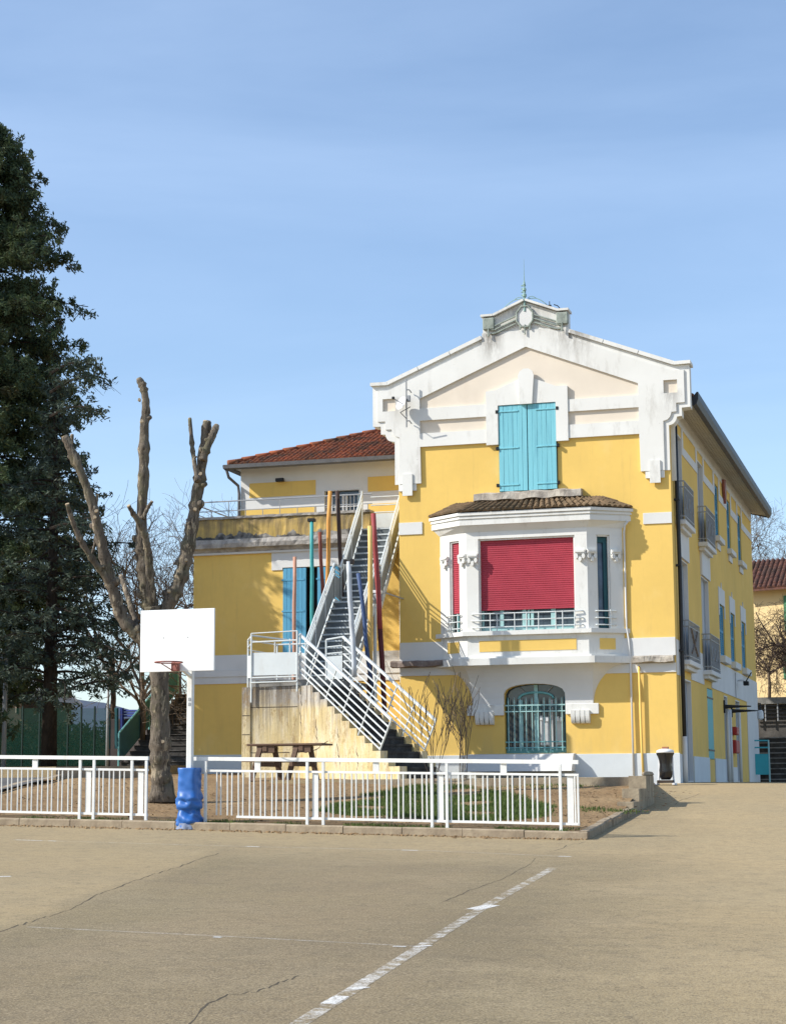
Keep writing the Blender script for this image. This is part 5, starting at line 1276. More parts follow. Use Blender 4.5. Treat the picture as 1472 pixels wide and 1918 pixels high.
# ================================================================== white railings along the kerb
FK = Kv+fn*0.33
def onF(px, py):                       # point on the railing's upright plane
    r = ray(px, py); d = Vector((r[0], r[1])); o = Vector((CAM[0], CAM[1]))
    t = (FK-o).dot(fn)/d.dot(fn); return Vector(CAM+r*t)
def fu(px):                            # distance along the railing for a photo column
    p = onF(px, 1480); return (Vector((p.x, p.y))-FK).dot(fd)
def fpt(u, h, o=0.0):
    q = FK+fd*u+fn*o; k = Kv+fd*u; return Vector((q.x, q.y, zc(k.x, k.y)+0.10+h))
TOPH, MIDH, BOTH = 1.06, 0.865, 0.12
def railing(label, u_l, u_r, posts, plates, shorts, bal, bot_l=None, group='white railings along the kerb'):
    c = fpt((u_l+u_r)/2, 0); th = thing('white_railing', label, 'railing', tuple(c), group)
    MB().beam(fpt(u_l, TOPH), fpt(u_r, TOPH), 0.05, 0.062).build('top_rail', M['fence'], th)
    MB().beam(fpt(u_l, MIDH), fpt(u_r, MIDH), 0.03, 0.036).build('middle_rail', M['fence'], th)
    MB().beam(fpt(bot_l if bot_l is not None else u_l, BOTH), fpt(u_r, BOTH), 0.03, 0.038).build('bottom_rail', M['fence'], th)
    for u in posts:
        MB().beam(fpt(u, -0.06, -0.03), fpt(u, TOPH-0.038, -0.03), 0.042, 0.042).build('post', M['fence'], th)
        MB().beam(fpt(u, -0.01, -0.03), fpt(u, 0.012, -0.03), 0.13, 0.11).build('foot_plate', M['fence'], th)
    for u in plates: MB().beam(fpt(u, BOTH+0.02, 0.02), fpt(u, MIDH-0.02, 0.02), 0.10, 0.02, up=(0, 1, 0)).build('plate', M['fence'], th)
    for u in shorts: MB().beam(fpt(u, MIDH+0.02, 0.01), fpt(u, TOPH-0.03, 0.01), 0.10, 0.02, up=(0, 1, 0)).build('plate', M['fence'], th)
    proto = Proto('baluster', MB().tube([(0, 0, BOTH+0.02), (0, 0, MIDH-0.02)], 0.013, 6), M['fence'])
    for u in bal: proto.put(th, fpt(u, 0), (random.uniform(-.006, .006), random.uniform(-.006, .006), 0))
def pairs(a, b, skip):
    out = []; u = a+0.06; k = 0
    while u < b-0.03:
        if all(abs(u-s) > 0.055 for s in skip): out.append(u)
        u += 0.078 if k % 2 == 0 else 0.124; k += 1
    return out
pR = [fu(x) for x in (387, 577, 607, 810, 838, 1050)]; plR = [fu(x) for x in (590, 824, 1067)]
railing('white tube railing right of the hoop in front of the dirt garden', fu(362), fu(1084), pR, plR, [fu(x) for x in (482, 704, 943)], pairs(fu(1084), fu(392), pR+plR), bot_l=fu(444))
railing_end = fpt(fu(1081), 0)
pL = [fu(x) for x in (152, 178, 249, 276, -60)]; plL = [fu(x) for x in (165, 263, -47)]
railing('white tube railing left of the hoop along the court kerb', fu(-140), fu(278), pL, plL, [fu(65)], pairs(fu(278), fu(-140), pL+plL))
e = MB().beam(fpt(fu(1082), BOTH), fpt(fu(1082), MIDH), 0.03, 0.04); e.build('end_bar', M['fence'], bpy.data.objects['white_railing'])

# ================================================================== basketball hoop
HB = H(355, 1553); hz = zc(HB.x, HB.y)
hoop = thing('basketball_hoop', 'basketball hoop with plain white backboard and blue tarpaulin round its post', 'basketball hoop', (HB.x, HB.y, hz))
dh = (HB-Vector(CAM)).dot(Vector(_f)); 
bt = onY(265, 1144, HB.y-0.55); bb = onY(402, 1256, HB.y-0.55)
MB().bevbox(bt.x, bb.x, HB.y-0.57, HB.y-0.53, bb.z, bt.z, 0.006).build('backboard', M['board'], hoop)
for fx_ in (0.32, 0.645): MB().bevbox(bt.x+(bb.x-bt.x)*fx_-0.008, bt.x+(bb.x-bt.x)*fx_+0.008, HB.y-0.576, HB.y-0.571, bb.z+0.55, bb.z+0.565, 0.002).build('bolt', M['grey'], hoop)
MB().bevbox(HB.x-0.05, HB.x+0.05, HB.y-0.05, HB.y+0.05, hz+0.1, bb.z+0.55, 0.012).build('post', M['fence'], hoop)
MB().beam((HB.x, HB.y, bb.z+0.45), ((bt.x+bb.x)/2, HB.y-0.53, bb.z+0.45), 0.08, 0.08).build('arm', M['fence'], hoop)
MB().beam((HB.x, HB.y, bb.z-0.05), ((bt.x+bb.x)/2, HB.y-0.53, bb.z+0.10), 0.05, 0.05).build('brace', M['fence'], hoop)
rc = Vector(((bt.x+bb.x)/2, HB.y-0.57, bb.z+0.13))
MB().bevbox(rc.x-0.06, rc.x+0.06, rc.y-0.10, rc.y-0.001, rc.z-0.13, rc.z+0.02, 0.01).build('rim_bracket', M['rim'], hoop)
MB().tube([(rc.x+0.225*math.cos(R(a)), rc.y-0.33+0.225*math.sin(R(a)), rc.z) for a in lin(0, 360, 25)], 0.011, 6, cap=False).build('rim', M['rim'], hoop, smooth=True)
for s in (-1, 1): MB().tube([(rc.x+0.05*s, rc.y-0.09, rc.z-0.11), (rc.x+0.12*s, rc.y-0.38, rc.z-0.012)], 0.009, 5).build('rim_strut', M['rim'], hoop)
for z in (hz+2.13, hz+2.05): MB().bevbox(HB.x-0.02, HB.x+0.025, HB.y-0.056, HB.y-0.051, z-0.028, z+0.028, 0.002).build('bracket_slot', M['grey'], hoop)
mb = MB(); rnd = random.Random(5); n = 36; prof = []
zs = lin(0.0, 1.0, 46)
for z in zs:
    if z > 0.62: r = 0.165
    elif z > 0.48: r = 0.165+0.045*(0.62-z)/0.14
    elif z > 0.32: r = 0.19+0.02*math.sin((z-0.32)*20)
    else: r = 0.185+0.03*math.sin(z*14)
    tw = 0.5*math.sin(z*5)*(1 if z < 0.6 else 0.15)
    for k in range(n):
        a = 2*math.pi*k/n
        c, s = math.cos(a), math.sin(a); sq = (abs(c)**5+abs(s)**5)**(-1/5)
        mixf = min(1, max(0, (z-0.45)/0.15)); rr = r*(1+(sq-1)*(0.35+0.65*mixf))
        amp = 0.026*(1-mixf)+0.006
        rr += amp*(math.sin(3*a+z*26+2*math.sin(z*9))*0.6+math.sin(z*31+3.4*math.sin(2*a+z*6)+1.3*math.sin(5*a))*0.45+math.sin(7*a-z*19)*0.25)
        mb.v.append((HB.x+rr*math.cos(a+tw*0.25), HB.y+rr*math.sin(a+tw*0.25), hz+z*1.0+0.012*math.sin(5*a)*(1-mixf)))
for i in range(len(zs)-1):
    for k in range(n): mb.f.append((i*n+k, i*n+(k+1) % n, (i+1)*n+(k+1) % n, (i+1)*n+k))
mb.f.append(tuple((len(zs)-1)*n+k for k in range(n)))
mb.build('tarpaulin', M['tarp'], hoop, smooth=True)
mb = MB(); 
for z, r in ((0.0, 0.235), (0.05, 0.225), (0.10, 0.205)):
    for k in range(n): a = 2*math.pi*k/n; rr = r+0.018*math.sin(5*a+z*40)+0.012*math.sin(11*a); mb.v.append((HB.x+rr*math.cos(a), HB.y+rr*math.sin(a), hz+z))
for i in range(2):
    for k in range(n): mb.f.append((i*n+k, i*n+(k+1) % n, (i+1)*n+(k+1) % n, (i+1)*n+k))
mb.build('tarpaulin_hem', M['tarp_grey'], hoop, smooth=True)

# ================================================================== picnic table and bin
pt = atD(545, 1393, 40.6); pz = zg(pt.x, pt.y)
tabl = thing('picnic_table', 'brown wooden picnic table beside the stained stair wall', 'table', (pt.x, pt.y, pz))
th_ = pt.z-pz
for k in range(4): MB().bevbox(pt.x-0.90, pt.x+0.86, pt.y-0.38+k*0.19, pt.y-0.38+k*0.19+0.175, pz+th_-0.045, pz+th_-0.002*k, 0.008).build('top_plank', M['wood'], tabl)
for s in (-0.48, 0.36):
    x = pt.x+s
    MB().bevbox(x-0.05, x+0.05, pt.y-0.36, pt.y+0.36, pz+th_-0.17, pz+th_-0.047, 0.008).build('top_bearer', M['wood'], tabl)
    MB().bevbox(x-0.20, x+0.22, pt.y-0.34, pt.y-0.30, pz+th_-0.20, pz+th_-0.048, 0.006).build('apron', M['wood'], tabl)
    for a in (-1, 1): MB().beam((x+a*0.13, pt.y-0.2+0.1*a, pz+th_-0.1), (x+a*0.24, pt.y-0.25+0.3*a, pz-0.02), 0.10, 0.09, up=(0, 1, 0)).build('leg', M['wood'], tabl)
    MB().bevbox(x-0.06, x+0.0, pt.y-0.75, pt.y+0.75, pz+0.30, pz+0.40, 0.008).build('bench_bearer', M['wood'], tabl)
for s in (-1, 1):
    MB().bevbox(pt.x-0.85, pt.x+0.81, pt.y+s*0.70-0.13, pt.y+s*0.70+0.13, pz+0.401, pz+0.445, 0.008).build('bench', M['wood_lt'] if s < 0 else M['wood'], tabl)
bn = atD(1247, 1466, 45.6); bz = zc(bn.x, bn.y)
bin_ = thing('rubbish_bin', 'white lidded bin stand holding a black bag by the yellow corner', 'bin', (bn.x, bn.y, bz))
for s in (-1, 1):
    MB().tube([(bn.x+s*0.20, bn.y, bz), (bn.x+s*0.17, bn.y+0.05, bz+0.35), (bn.x+s*0.16, bn.y+0.08, bz+0.8)], 0.022, 6).build('upright', M['dish'], bin_)
    MB().bevbox(bn.x+s*0.22-0.03, bn.x+s*0.22+0.03, bn.y-0.28, bn.y+0.18, bz, bz+0.05, 0.008).build('foot', M['dish'], bin_)
MB().bevbox(bn.x-0.20, bn.x+0.20, bn.y-0.2, bn.y+0.14, bz+0.05, bz+0.12, 0.01).build('tray', M['brown'], bin_)
mb = MB(); n = 20
for z, r in ((0.13, 0.10), (0.2, 0.15), (0.35, 0.165), (0.5, 0.15), (0.62, 0.165), (0.70, 0.175), (0.76, 0.20), (0.79, 0.205)):
    for k in range(n):
        a = 2*math.pi*k/n; rr = r*(1+0.07*math.sin(4*a+z*9)+0.05*math.sin(9*a-z*14)); mb.v.append((bn.x+rr*math.cos(a), bn.y-0.02+rr*math.sin(a)*0.9, bz+z))
for i in range(7):
    for k in range(n): mb.f.append((i*n+k, i*n+(k+1) % n, (i+1)*n+(k+1) % n, (i+1)*n+k))
mb.f.append(tuple(range(n)))
mb.build('bag', M['bag'], bin_, smooth=True)
MB().lathe(bn.x, bn.y-0.02, [(0.21, 0.79+bz), (0.225, 0.81+bz), (0.215, 0.85+bz), (0.15, 0.88+bz), (0.08, 0.895+bz)], 20).build('lid', M['dish'], bin_, smooth=True)
MB().bevbox(bn.x-0.075, bn.x+0.085, bn.y-0.07, bn.y+0.05, bz+0.892, bz+0.945, 0.01).build('lid_handle', M['terracotta'], bin_)

# ================================================================== far right: barrier, steps, neighbour house
g1 = atD(1395, 1462, 66.0); g2 = atD(1441, 1462, 66.0); zz0 = 1.55
tg = thing('turquoise_barrier', 'turquoise metal barrier panel at the foot of the dark steps', 'barrier', (g1.x, g1.y, zz0))
def gy(t): return g1.lerp(g2, t)
def gbox(name, t0, t1, z0, z1, w, mat):
    a, b = gy(t0), gy(t1); MB().beam((a.x, a.y, (z0+z1)/2), (b.x, b.y, (z0+z1)/2), w, z1-z0).build(name, mat, tg)
gbox('panel', 0.02, 0.98, 1.98, 2.72, 0.03, M['turq'])
for z in (3.20, 2.95): gbox('rail', -0.25 if z > 3 else 0.1, 1.0, z-0.025, z+0.025, 0.04, M['turq'])
for t in (0.0, 1.0):
    a = gy(t); MB().tube([(a.x, a.y, 1.5), (a.x, a.y, 3.22)], 0.03, 6).build('post', M['teal_pale'], tg)
fsr = thing('back_steps', 'dark concrete steps climbing behind the turquoise barrier at the right edge', 'stairs', tuple(atD(1455, 1468, 68)))
a = atD(1400, 1468, 68.5); b = atD(1560, 1468, 67.0)
for k in range(9):
    z1 = 1.62+0.20*(k+1); o = 0.34*k
    MB().plate([(a.x, a.y+o), (b.x, b.y+o), (b.x, b.y+o+0.36), (a.x, a.y+o+0.36)], lambda x, y: (x, y, 1.3), lambda x, y: (x, y, z1)).build('step', M['concrete'], fsr)
    MB().plate([(a.x, a.y+o-0.03), (b.x, b.y+o-0.03), (b.x, b.y+o+0.02), (a.x, a.y+o+0.02)], lambda x, y: (x, y, z1-0.03), lambda x, y: (x, y, z1+0.012)).build('nosing', M['greyconc'], fsr)
dw = thing('dark_back_wall', 'dark mouldy wall with a grey cap behind the steps on the right', 'wall', tuple(atD(1450, 1400, 73)))
a = atD(1405, 1384, 73); b = atD(1560, 1384, 72)
def dwall(z0, z1, off, mat, name): MB().plate([(a.x, a.y+off), (b.x, b.y+off), (b.x, b.y+off+0.3), (a.x, a.y+off+0.3)], lambda x, y: (x, y, z0), lambda x, y: (x, y, z1)).build(name, mat, dw)
zcap = atD(1450, 1318, 73).z
dwall(1.3, zcap-0.02, 0.0, M['darkwall'], 'wall'); dwall(zcap-0.019, zcap+0.24, -0.3, M['greyconc'], 'cap_beam')
for k in range(4):
    z = zcap-0.10-k*0.15
    MB().tube([(a.x, a.y-0.25, z), (b.x, b.y-0.25, z)], 0.03, 6).build('rail', M['black'], dw)
for t in lin(0.05, 0.95, 7): c = a.lerp(b, t); MB().tube([(c.x, c.y-0.25, zcap-0.7), (c.x, c.y-0.25, zcap)], 0.03, 6).build('post', M['grey'], dw)
nh = thing('neighbour_house', 'ochre house with a dark red tiled roof and green shutters behind bare branches', 'house', tuple(atD(1440, 1318, 88)))
h0 = atD(1408, 1318, 88); h1 = atD(1640, 1318, 84); he = atD(1440, 1098, 87).z
MB().plate([(h0.x-0.0, h0.y), (h1.x, h1.y), (h1.x+1, h1.y+8), (h0.x, h0.y+8)], lambda x, y: (x, y, 1.2), lambda x, y: (x, y, he)).build('wall', M['ochre'], nh)
rl0 = Vector((h0.x-0.5, h0.y-0.6, he-0.05)); rl1 = Vector((h1.x, h1.y-0.6, he-0.05)); up_ = Vector((0.2, 3.6, 1.75))
MB().add([rl0, rl1, rl1+up_, rl0+up_, rl0+Vector((0, 0, -0.1)), rl1+Vector((0, 0, -0.1))], [(0, 1, 2, 3), (4, 5, 1, 0)]).build('roof', M['tile_dark'], nh)
tile_field('roof_tiles', [rl0, rl1, rl1+up_, rl0+up_], 26, 10, M['tile_dark'], nh, seed=21)
for (px, y0, y1) in ((1456, 1114, 1182), (1459, 1212, 1272)):
    c0 = atD(px, y0, 87.0); c1 = atD(px, y1, 87.0); wd_ = Vector((h1.x-h0.x, h1.y-h0.y, 0)).normalized()
    o = Vector((h0.x, h0.y, 0)); s = (Vector((c0.x, c0.y, 0))-o).dot(wd_); out = Vector((wd_.y, -wd_.x, 0))
    def hp(sv, ov, z): q = o+wd_*sv+out*ov; return (q.x, q.y, z)
    wz = MB().plate([(s, c1.z), (s+1.1, c1.z), (s+1.1, c0.z), (s, c0.z)], lambda a_, z: hp(a_, 0.01, z), lambda a_, z: hp(a_, -0.05, z)).build('window', M['glass'], nh)
    for q0, q1 in ((s-0.05, s+0.16), (s+1.0, s+1.5)) if y0 < 1200 else ((s, s+0.54), (s+0.56, s+1.1)):
        MB().plate([(q0, c1.z), (q1, c1.z), (q1, c0.z), (q0, c0.z)], lambda a_, z: hp(a_, 0.07, z), lambda a_, z: hp(a_, 0.02, z)).build('shutter', M['green'], wz)

# ================================================================== far left: net fence, posts, wall, house, steps, hills
nf = thing('net_fence', 'green windbreak net fence on dark posts below the cedar', 'fence', tuple(atD(127, 1410, 58)))
pxs = (-30, 8, 42, 74, 102, 127, 152, 177, 200)
zb0 = zyard(-26, 55)
base = [atD(x, 1405, 60-0.012*max(0, x)) for x in pxs]; 
def ztop(x): return atD(x, 1326, 60-0.012*max(0, x)).z
for x, p in zip(pxs, base): MB().tube([(p.x, p.y, zb0-0.3), (p.x, p.y, ztop(x)+0.06)], 0.035, 6).build('post', M['netpost'], nf)
for i in range(len(base)-1):
    p, q = base[i], base[i+1]; MB().add([(p.x, p.y, zb0), (q.x, q.y, zb0), (q.x, q.y, ztop(pxs[i+1])), (p.x, p.y, ztop(pxs[i]))], [(0, 1, 2, 3)]).build('net', M['netfence'], nf)
ww = thing('dark_yard_wall', 'dark wall with blue railings on top beyond the side steps', 'wall', tuple(atD(240, 1400, 57)))
a, b = atD(205, 1400, 58), atD(300, 1400, 57)
MB().plate([(a.x, a.y), (b.x, b.y), (b.x, b.y+0.3), (a.x, a.y+0.3)], lambda x, y: (x, y, 1.8), lambda x, y: (x, y, atD(240, 1344, 57).z)).build('wall', simple('dark_brown_wall', (0.075, 0.062, 0.06), 0.9, 0.2, 2), ww)
for y in (1331, 1336, 1341): MB().tube([atD(228, y, 57.8), atD(300, y, 57.0)], 0.03, 6).build('rail', M['blue_rail'], ww)
for x in (204, 219, 229): MB().tube([atD(x, 1402, 57.7), atD(x, 1326, 57.7)], 0.07, 6).build('post', M['blue_rail'] if x > 225 else M['teal_dark'], ww)
for (x, y0, y1, d, r, lb) in ((12, 1236, 1425, 52, 0.075, 'thick grey lamp post at the left edge'), (204, 1255, 1408, 56, 0.05, 'thin grey lamp post in front of the dark yard wall')):
    p0, p1 = atD(x, y1, d), atD(x, y0, d); lp_ = thing('lamp_post', lb, 'lamp post', (p1.x, p1.y, p0.z))
    MB().tube([(p1.x, p1.y, 2.0), (p1.x, p1.y, p1.z)], [r, r*0.8], 8).build('pole', M['grey'], lp_, smooth=True)
    MB().bevbox(p1.x-0.13, p1.x+0.05, p1.y-0.25, p1.y+0.05, p1.z-0.02, p1.z+0.07, 0.02).build('lamp_head', M['grey'], lp_)
hs = thing('garden_house', 'dark brown hut with pale eaves at the far left behind the conifers', 'house', tuple(atD(30, 1408, 66)))
a, b = atD(-25, 1400, 66), atD(49, 1400, 66); ze = atD(10, 1292, 66).z
MB().box(a.x, b.x, a.y, a.y+4, 1.8, ze).build('wall', M['brown'], hs)
mxh = (a.x+b.x)/2-0.3; MB().add([(a.x-0.3, a.y-0.4, ze-0.05), (mxh, a.y-0.4, ze+0.55), (b.x+0.3, a.y-0.4, ze-0.35), (a.x-0.3, a.y+4.4, ze-0.05), (mxh, a.y+4.4, ze+0.55), (b.x+0.3, a.y+4.4, ze-0.35)], [(0, 1, 4, 3), (1, 2, 5, 4)]).build('roof', M['soffit'], hs)
for px in (28,): q0, q1 = atD(px, 1300, 65.8), atD(px+3, 1335, 65.8); MB().box(q0.x, q1.x, a.y-0.05, a.y-0.001, q1.z, q0.z).build('door_frame', M['soffit'], hs)
# side steps left of the annex
ss = thing('side_steps', 'dark concrete steps with a teal sheet railing beside the annex', 'stairs', (-22.2, 49.5, 2.2))
for k in range(14):
    z1 = 2.25+0.165*(k+1); y = 49.6+0.30*k
    MB().bevbox(-23.0, -20.72, y, y+0.33, 2.0, z1-0.03, 0.01).build('step', M['concrete'], ss)
    MB().bevbox(-23.0, -20.72, y-0.03, y+0.32, z1-0.028, z1, 0.01).build('tread', M['darkwall'], ss)
ys0, ys1, zs0, zs1 = 49.5, 53.8, 2.25, 4.55
MB().plate([(ys0, zs0+0.12), (ys1, zs1+0.12), (ys1, zs1+0.98), (ys0, zs0+0.98)], lambda y, z: (-23.02, y, z), lambda y, z: (-23.05, y, z)).build('side_sheet', simple('dull_teal_sheet', (0.035, 0.115, 0.14), 0.6, 0.15, 3), ss)
MB().tube([(-23.03, ys0, zs0+1.0), (-23.03, ys1, zs1+1.0)], 0.03, 6).build('rail', M['teal'], ss)
for t in (0, 0.5, 1): MB().tube([(-23.03, ys0+(ys1-ys0)*t, zs0+(zs1-zs0)*t-0.1), (-23.03, ys0+(ys1-ys0)*t, zs0+(zs1-zs0)*t+1.0)], 0.03, 6).build('post', M['teal'], ss)
MB().box(-22.9, -20.72, 54.4, 54.45, 4.6, 5.5).build('top_sheet', M['teal_dark'], ss)
# hedge behind the net
def leaf_cards(mb, c, n, rad, size, rnd, flat=1.0, drop=0.0, wd=0.15):
    for _ in range(n):
        d = Vector((rnd.gauss(0, 1), rnd.gauss(0, 1), rnd.gauss(0, 1)*flat)); d.normalize()
        p = Vector(c)+d*rad*rnd.random()**0.5; p.z -= drop*rnd.random()
        a = Vector((rnd.uniform(-1, 1), rnd.uniform(-1, 1), rnd.uniform(-1, 1))).normalized(); b = a.orthogonal().normalized()
        s = size*rnd.uniform(0.6, 1.3); o = len(mb.v)
        mb.v += [tuple(p-a*s*0.5), tuple(p+b*s*wd), tuple(p+a*s*0.5), tuple(p-b*s*wd)]; mb.f.append((o, o+1, o+2, o+3))
mb = MB(); rnd = random.Random(31)
for i in range(230):
    x = rnd.uniform(-40, 205); p = atD(x, 1405, 63+rnd.uniform(0, 2)); leaf_cards(mb, (p.x, p.y, zb0+rnd.uniform(0.0, 1.25)), 40, 0.55, 0.24, rnd)
mb.build('hedge', M['leaf_c'], kind='stuff', label='olive green hedge growing behind the net fence', cat='hedge')
# hills on the horizon
def hill(name, d, prof, mat):
    mb = MB(); n = len(prof)
    for (x, y) in prof:
        p = atD(x, y, d); q = atD(x, y, d+900); mb.v += [(p.x*1.0, p.y, -20), (p.x, p.y, (p.z-CAM[2])*0.55+CAM[2]), (q.x, q.y, CAM[2]+(q.z-CAM[2])), (q.x*1.2, q.y*1.2, -20)]
    for i in range(n-1):
        for k in range(3): a_ = i*4+k; mb.f.append((a_, a_+1, a_+5, a_+4))
    return mb.build(name, mat, smooth=True, kind='structure')
hill('hill', 2600, [(-900, 1345), (-400, 1330), (-150, 1318), (0, 1322), (60, 1316), (105, 1312), (118, 1310), (146, 1310), (165, 1313), (195, 1316), (225, 1324), (260, 1334), (400, 1350), (700, 1360), (1100, 1350), (1500, 1356), (2200, 1350), (3200, 1380)], M['hill'])

# ================================================================== trees
def limb(mb, pix, d, w0, w1, n=9, rnd=None, dd=0.0, sub=6, bumps=True):
    """a branch through photo points at depth d, thickness tapering from w0 to w1 metres"""
    P = [atD(x, y, d+dd*i/(len(pix)-1)) for i, (x, y) in enumerate(pix)]
    Q = []
    for i in range(len(P)-1):
        p0, p1, p2, p3 = P[max(i-1, 0)], P[i], P[i+1], P[min(i+2, len(P)-1)]
        for k in range(sub):
            t = k/sub; Q.append(0.5*((2*p1)+(p2-p0)*t+(2*p0-5*p1+4*p2-p3)*t*t+(3*p1-p0-3*p2+p3)*t**3))
    Q.append(P[-1]); m = len(Q)
    rad = [(w0+(w1-w0)*i/(m-1))/2*(rnd.uniform(0.9, 1.12)) for i in range(m)]
    for i in range(m):
        if bumps and rnd.random() < 0.16: rad[i] *= 1.25
    mb.tube(Q, rad, n, jitter=0.09, rnd=rnd)
    return Q, rad
DT = 36.0
tb0 = atD(304, 1488, DT)
pt_ = thing('pollarded_tree', 'pollarded bare tree with cut limbs standing behind the hoop', 'tree', (tb0.x, tb0.y, zg(tb0.x, tb0.y)))
rnd = random.Random(11)
mb = MB(); limb(mb, [(304, 1494), (303, 1470), (301, 1430), (301, 1380), (300, 1300), (298, 1230), (293, 1175), (288, 1135)], DT, 0.40, 0.36, 16, rnd, bumps=False)
mb.tube([tb0+Vector((0, 0, -0.15)), tb0+Vector((0, 0, 0.05)), tb0+Vector((0, 0, 0.35))], [0.30, 0.235, 0.195], 16, jitter=0.14, rnd=rnd)
mb.build('trunk', M['bark'], pt_, smooth=True)
cuts = []
def L(pix, w0, w1, dd=0.0):
    mb = MB(); Q, r = limb(mb, pix, DT, w0*0.80, w1*0.84, 11, rnd, dd); 
    for i in range(4, len(Q)-2, 4):
        if rnd.random() < 0.8:
            a = rnd.uniform(0, 6.28); dv = Vector((math.cos(a), math.sin(a)*0.6, 0.3)); k_2 = rnd.uniform(1.25, 1.75); mb.tube([Q[i], Q[i]+dv*r[i]*1.1, Q[i]+dv*r[i]*k_2], [r[i]*0.8, r[i]*0.55, r[i]*0.36], 8, jitter=0.16, rnd=rnd)
    ob = mb.build('limb', M['bark'], pt_, smooth=True); d = (Q[-1]-Q[-2]).normalized()
    MB().tube([Q[-1]-d*0.005, Q[-1]+d*0.02], r[-1]*0.92, 10).build('cut_end', M['cut'], pt_)
L([(286, 1210), (262, 1192), (232, 1160), (214, 1110), (200, 1060), (188, 1005), (176, 955), (160, 905), (140, 858), (122, 818)], 0.34, 0.17, 0.0)
L([(214, 1108), (195, 1075), (172, 1045), (150, 1008), (136, 975), (127, 945)], 0.17, 0.10, -0.5)
L([(176, 960), (181, 945), (183, 928)], 0.07, 0.05); L([(130, 838), (135, 828), (136, 815)], 0.09, 0.07)
L([(172, 1040), (178, 1020), (182, 990)], 0.07, 0.06)
L([(292, 1170), (280, 1130), (272, 1080), (266, 1030), (266, 970), (269, 900), (270, 850), (271, 800), (274, 760), (270, 730), (261, 710)], 0.36, 0.15, 0.3)
L([(282, 1160), (283, 1110), (280, 1060), (275, 1015), (262, 980), (250, 962), (242, 948)], 0.24, 0.09, -0.6)
L([(268, 972), (277, 952), (285, 940)], 0.12, 0.07)
L([(298, 1165), (318, 1128), (336, 1090), (350, 1040), (360, 985), (369, 930), (377, 880), (384, 830), (388, 790)], 0.38, 0.20, 0.5)
L([(379, 862), (390, 835), (400, 812), (406, 798)], 0.19, 0.15, 0.3)
L([(371, 902), (365, 870), (360, 830), (356, 785)], 0.13, 0.08, 0.6)
L([(262, 1195), (250, 1150), (238, 1110), (228, 1080)], 0.15, 0.12, 1.0)
for (x, y) in ((317, 1108), (366, 955), (181, 958), (306, 1390), (266, 790), (349, 1050), (376, 888), (262, 750), (178, 970)):
    p = atD(x, y, DT-0.17); MB().tube([p, p+Vector((0.02, -0.05, 0.01))], 0.034, 7, jitter=0.25, rnd=rnd).build('cut_end', M['cut'], pt_)

def bare(mb, p, d, length, r, depth, rnd, spread=0.5, up=0.15, tips=None):
    n = 4; pts = [Vector(p)]; dd = Vector(d).normalized()
    for i in range(n):
        dd = (dd+Vector((rnd.gauss(0, .16), rnd.gauss(0, .16), rnd.gauss(0, .12)+up*0.2))).normalized(); pts.append(pts[-1]+dd*length/n)
    mb.tube(pts, [max(0.006, r*(1-0.5*i/n)) for i in range(n+1)], 5 if depth > 2 else 3, cap=False)
    if depth <= 0: return
    for k in range(rnd.choice((3, 3, 4))):
        t = rnd.uniform(0.35, 1.0); i = min(n-1, int(t*n)); q = pts[i].lerp(pts[i+1], t*n-i)
        a = rnd.uniform(0, 2*math.pi); o = dd.orthogonal().normalized(); o = (Matrix.Rotation(a, 3, dd) @ o)
        nd = (dd*(1-spread*0.5)+o*spread+Vector((0, 0, up))).normalized()
        bare(mb, q, nd, length*rnd.uniform(0.55, 0.8), r*0.55, depth-1, rnd, spread, up)
def bare_tree(label, px, py, d, h, r, seed, levels=5, spread=0.65, up=0.12, name='bare_tree', group='bare winter trees', mat=None, z0=None, lean=(0, 0, 1)):
    p = atD(px, py, d); rnd = random.Random(seed)
    th = thing(name, label, 'tree', (p.x, p.y, z0 if z0 is not None else p.z), group)
    mb = MB(); base = Vector((p.x, p.y, z0 if z0 is not None else p.z)); tip = base+Vector(lean)*h*0.38
    mb.tube([base, base.lerp(tip, 0.5)+Vector((0.03*h*0.3, 0, 0)), tip], [r, r*0.85, r*0.7], 7); mb.build('trunk', mat or M['bark_grey'], th, smooth=True)
    mb = MB()
    for k in range(5): 
        a = k*1.26+rnd.uniform(-.4, .4); st_ = base.lerp(tip, rnd.uniform(0.55, 1.0))
        bare(mb, st_, (math.cos(a)*spread, math.sin(a)*spread, 1), h*0.33, r*0.5, levels, rnd, spread, up)
    mb.build('crown', mat or M['bark_grey'], th)
bare_tree('fine twigged bare tree behind the left limb of the pollarded tree', 208, 1400, 66, 9.2, 0.12, 41, 4)
bare_tree('bare tree seen between the pollarded limbs', 262, 1400, 62, 9.0, 0.12, 42, 4)
bare_tree('bare tree seen between the pollarded tree and the annex', 332, 1400, 70, 9.4, 0.13, 43, 4)
bare_tree('low bare tree beside the thin lamp post', 266, 1400, 55, 4.6, 0.10, 44, 4, 0.9, 0.0)
bare_tree('bare tree behind the terrace railing', 420, 1380, 78, 11.2, 0.12, 45, 4)
bare_tree('bare tree rising behind the neighbour house roof', 1436, 1320, 104, 11.5, 0.14, 46, 5, 0.8)
bare_tree('bare spreading tree in front of the ochre house', 1492, 1330, 80, 5.4, 0.11, 47, 5, 1.0, -0.02, mat=mat_bark('brown_twigs', (0.05, 0.035, 0.03), (0.10, 0.07, 0.055)))
bare_tree('bare spreading shrub beside the far end of the side wall', 1440, 1322, 79, 4.6, 0.08, 49, 4, 1.0, -0.02, mat=M['bark_grey'])
bare_tree('dark bare tree with low tangled branches at the right edge', 1520, 1340, 77, 6.2, 0.12, 57, 5, 1.15, -0.05, mat=mat_bark('dark_twigs', (0.035, 0.026, 0.022), (0.07, 0.05, 0.04)))
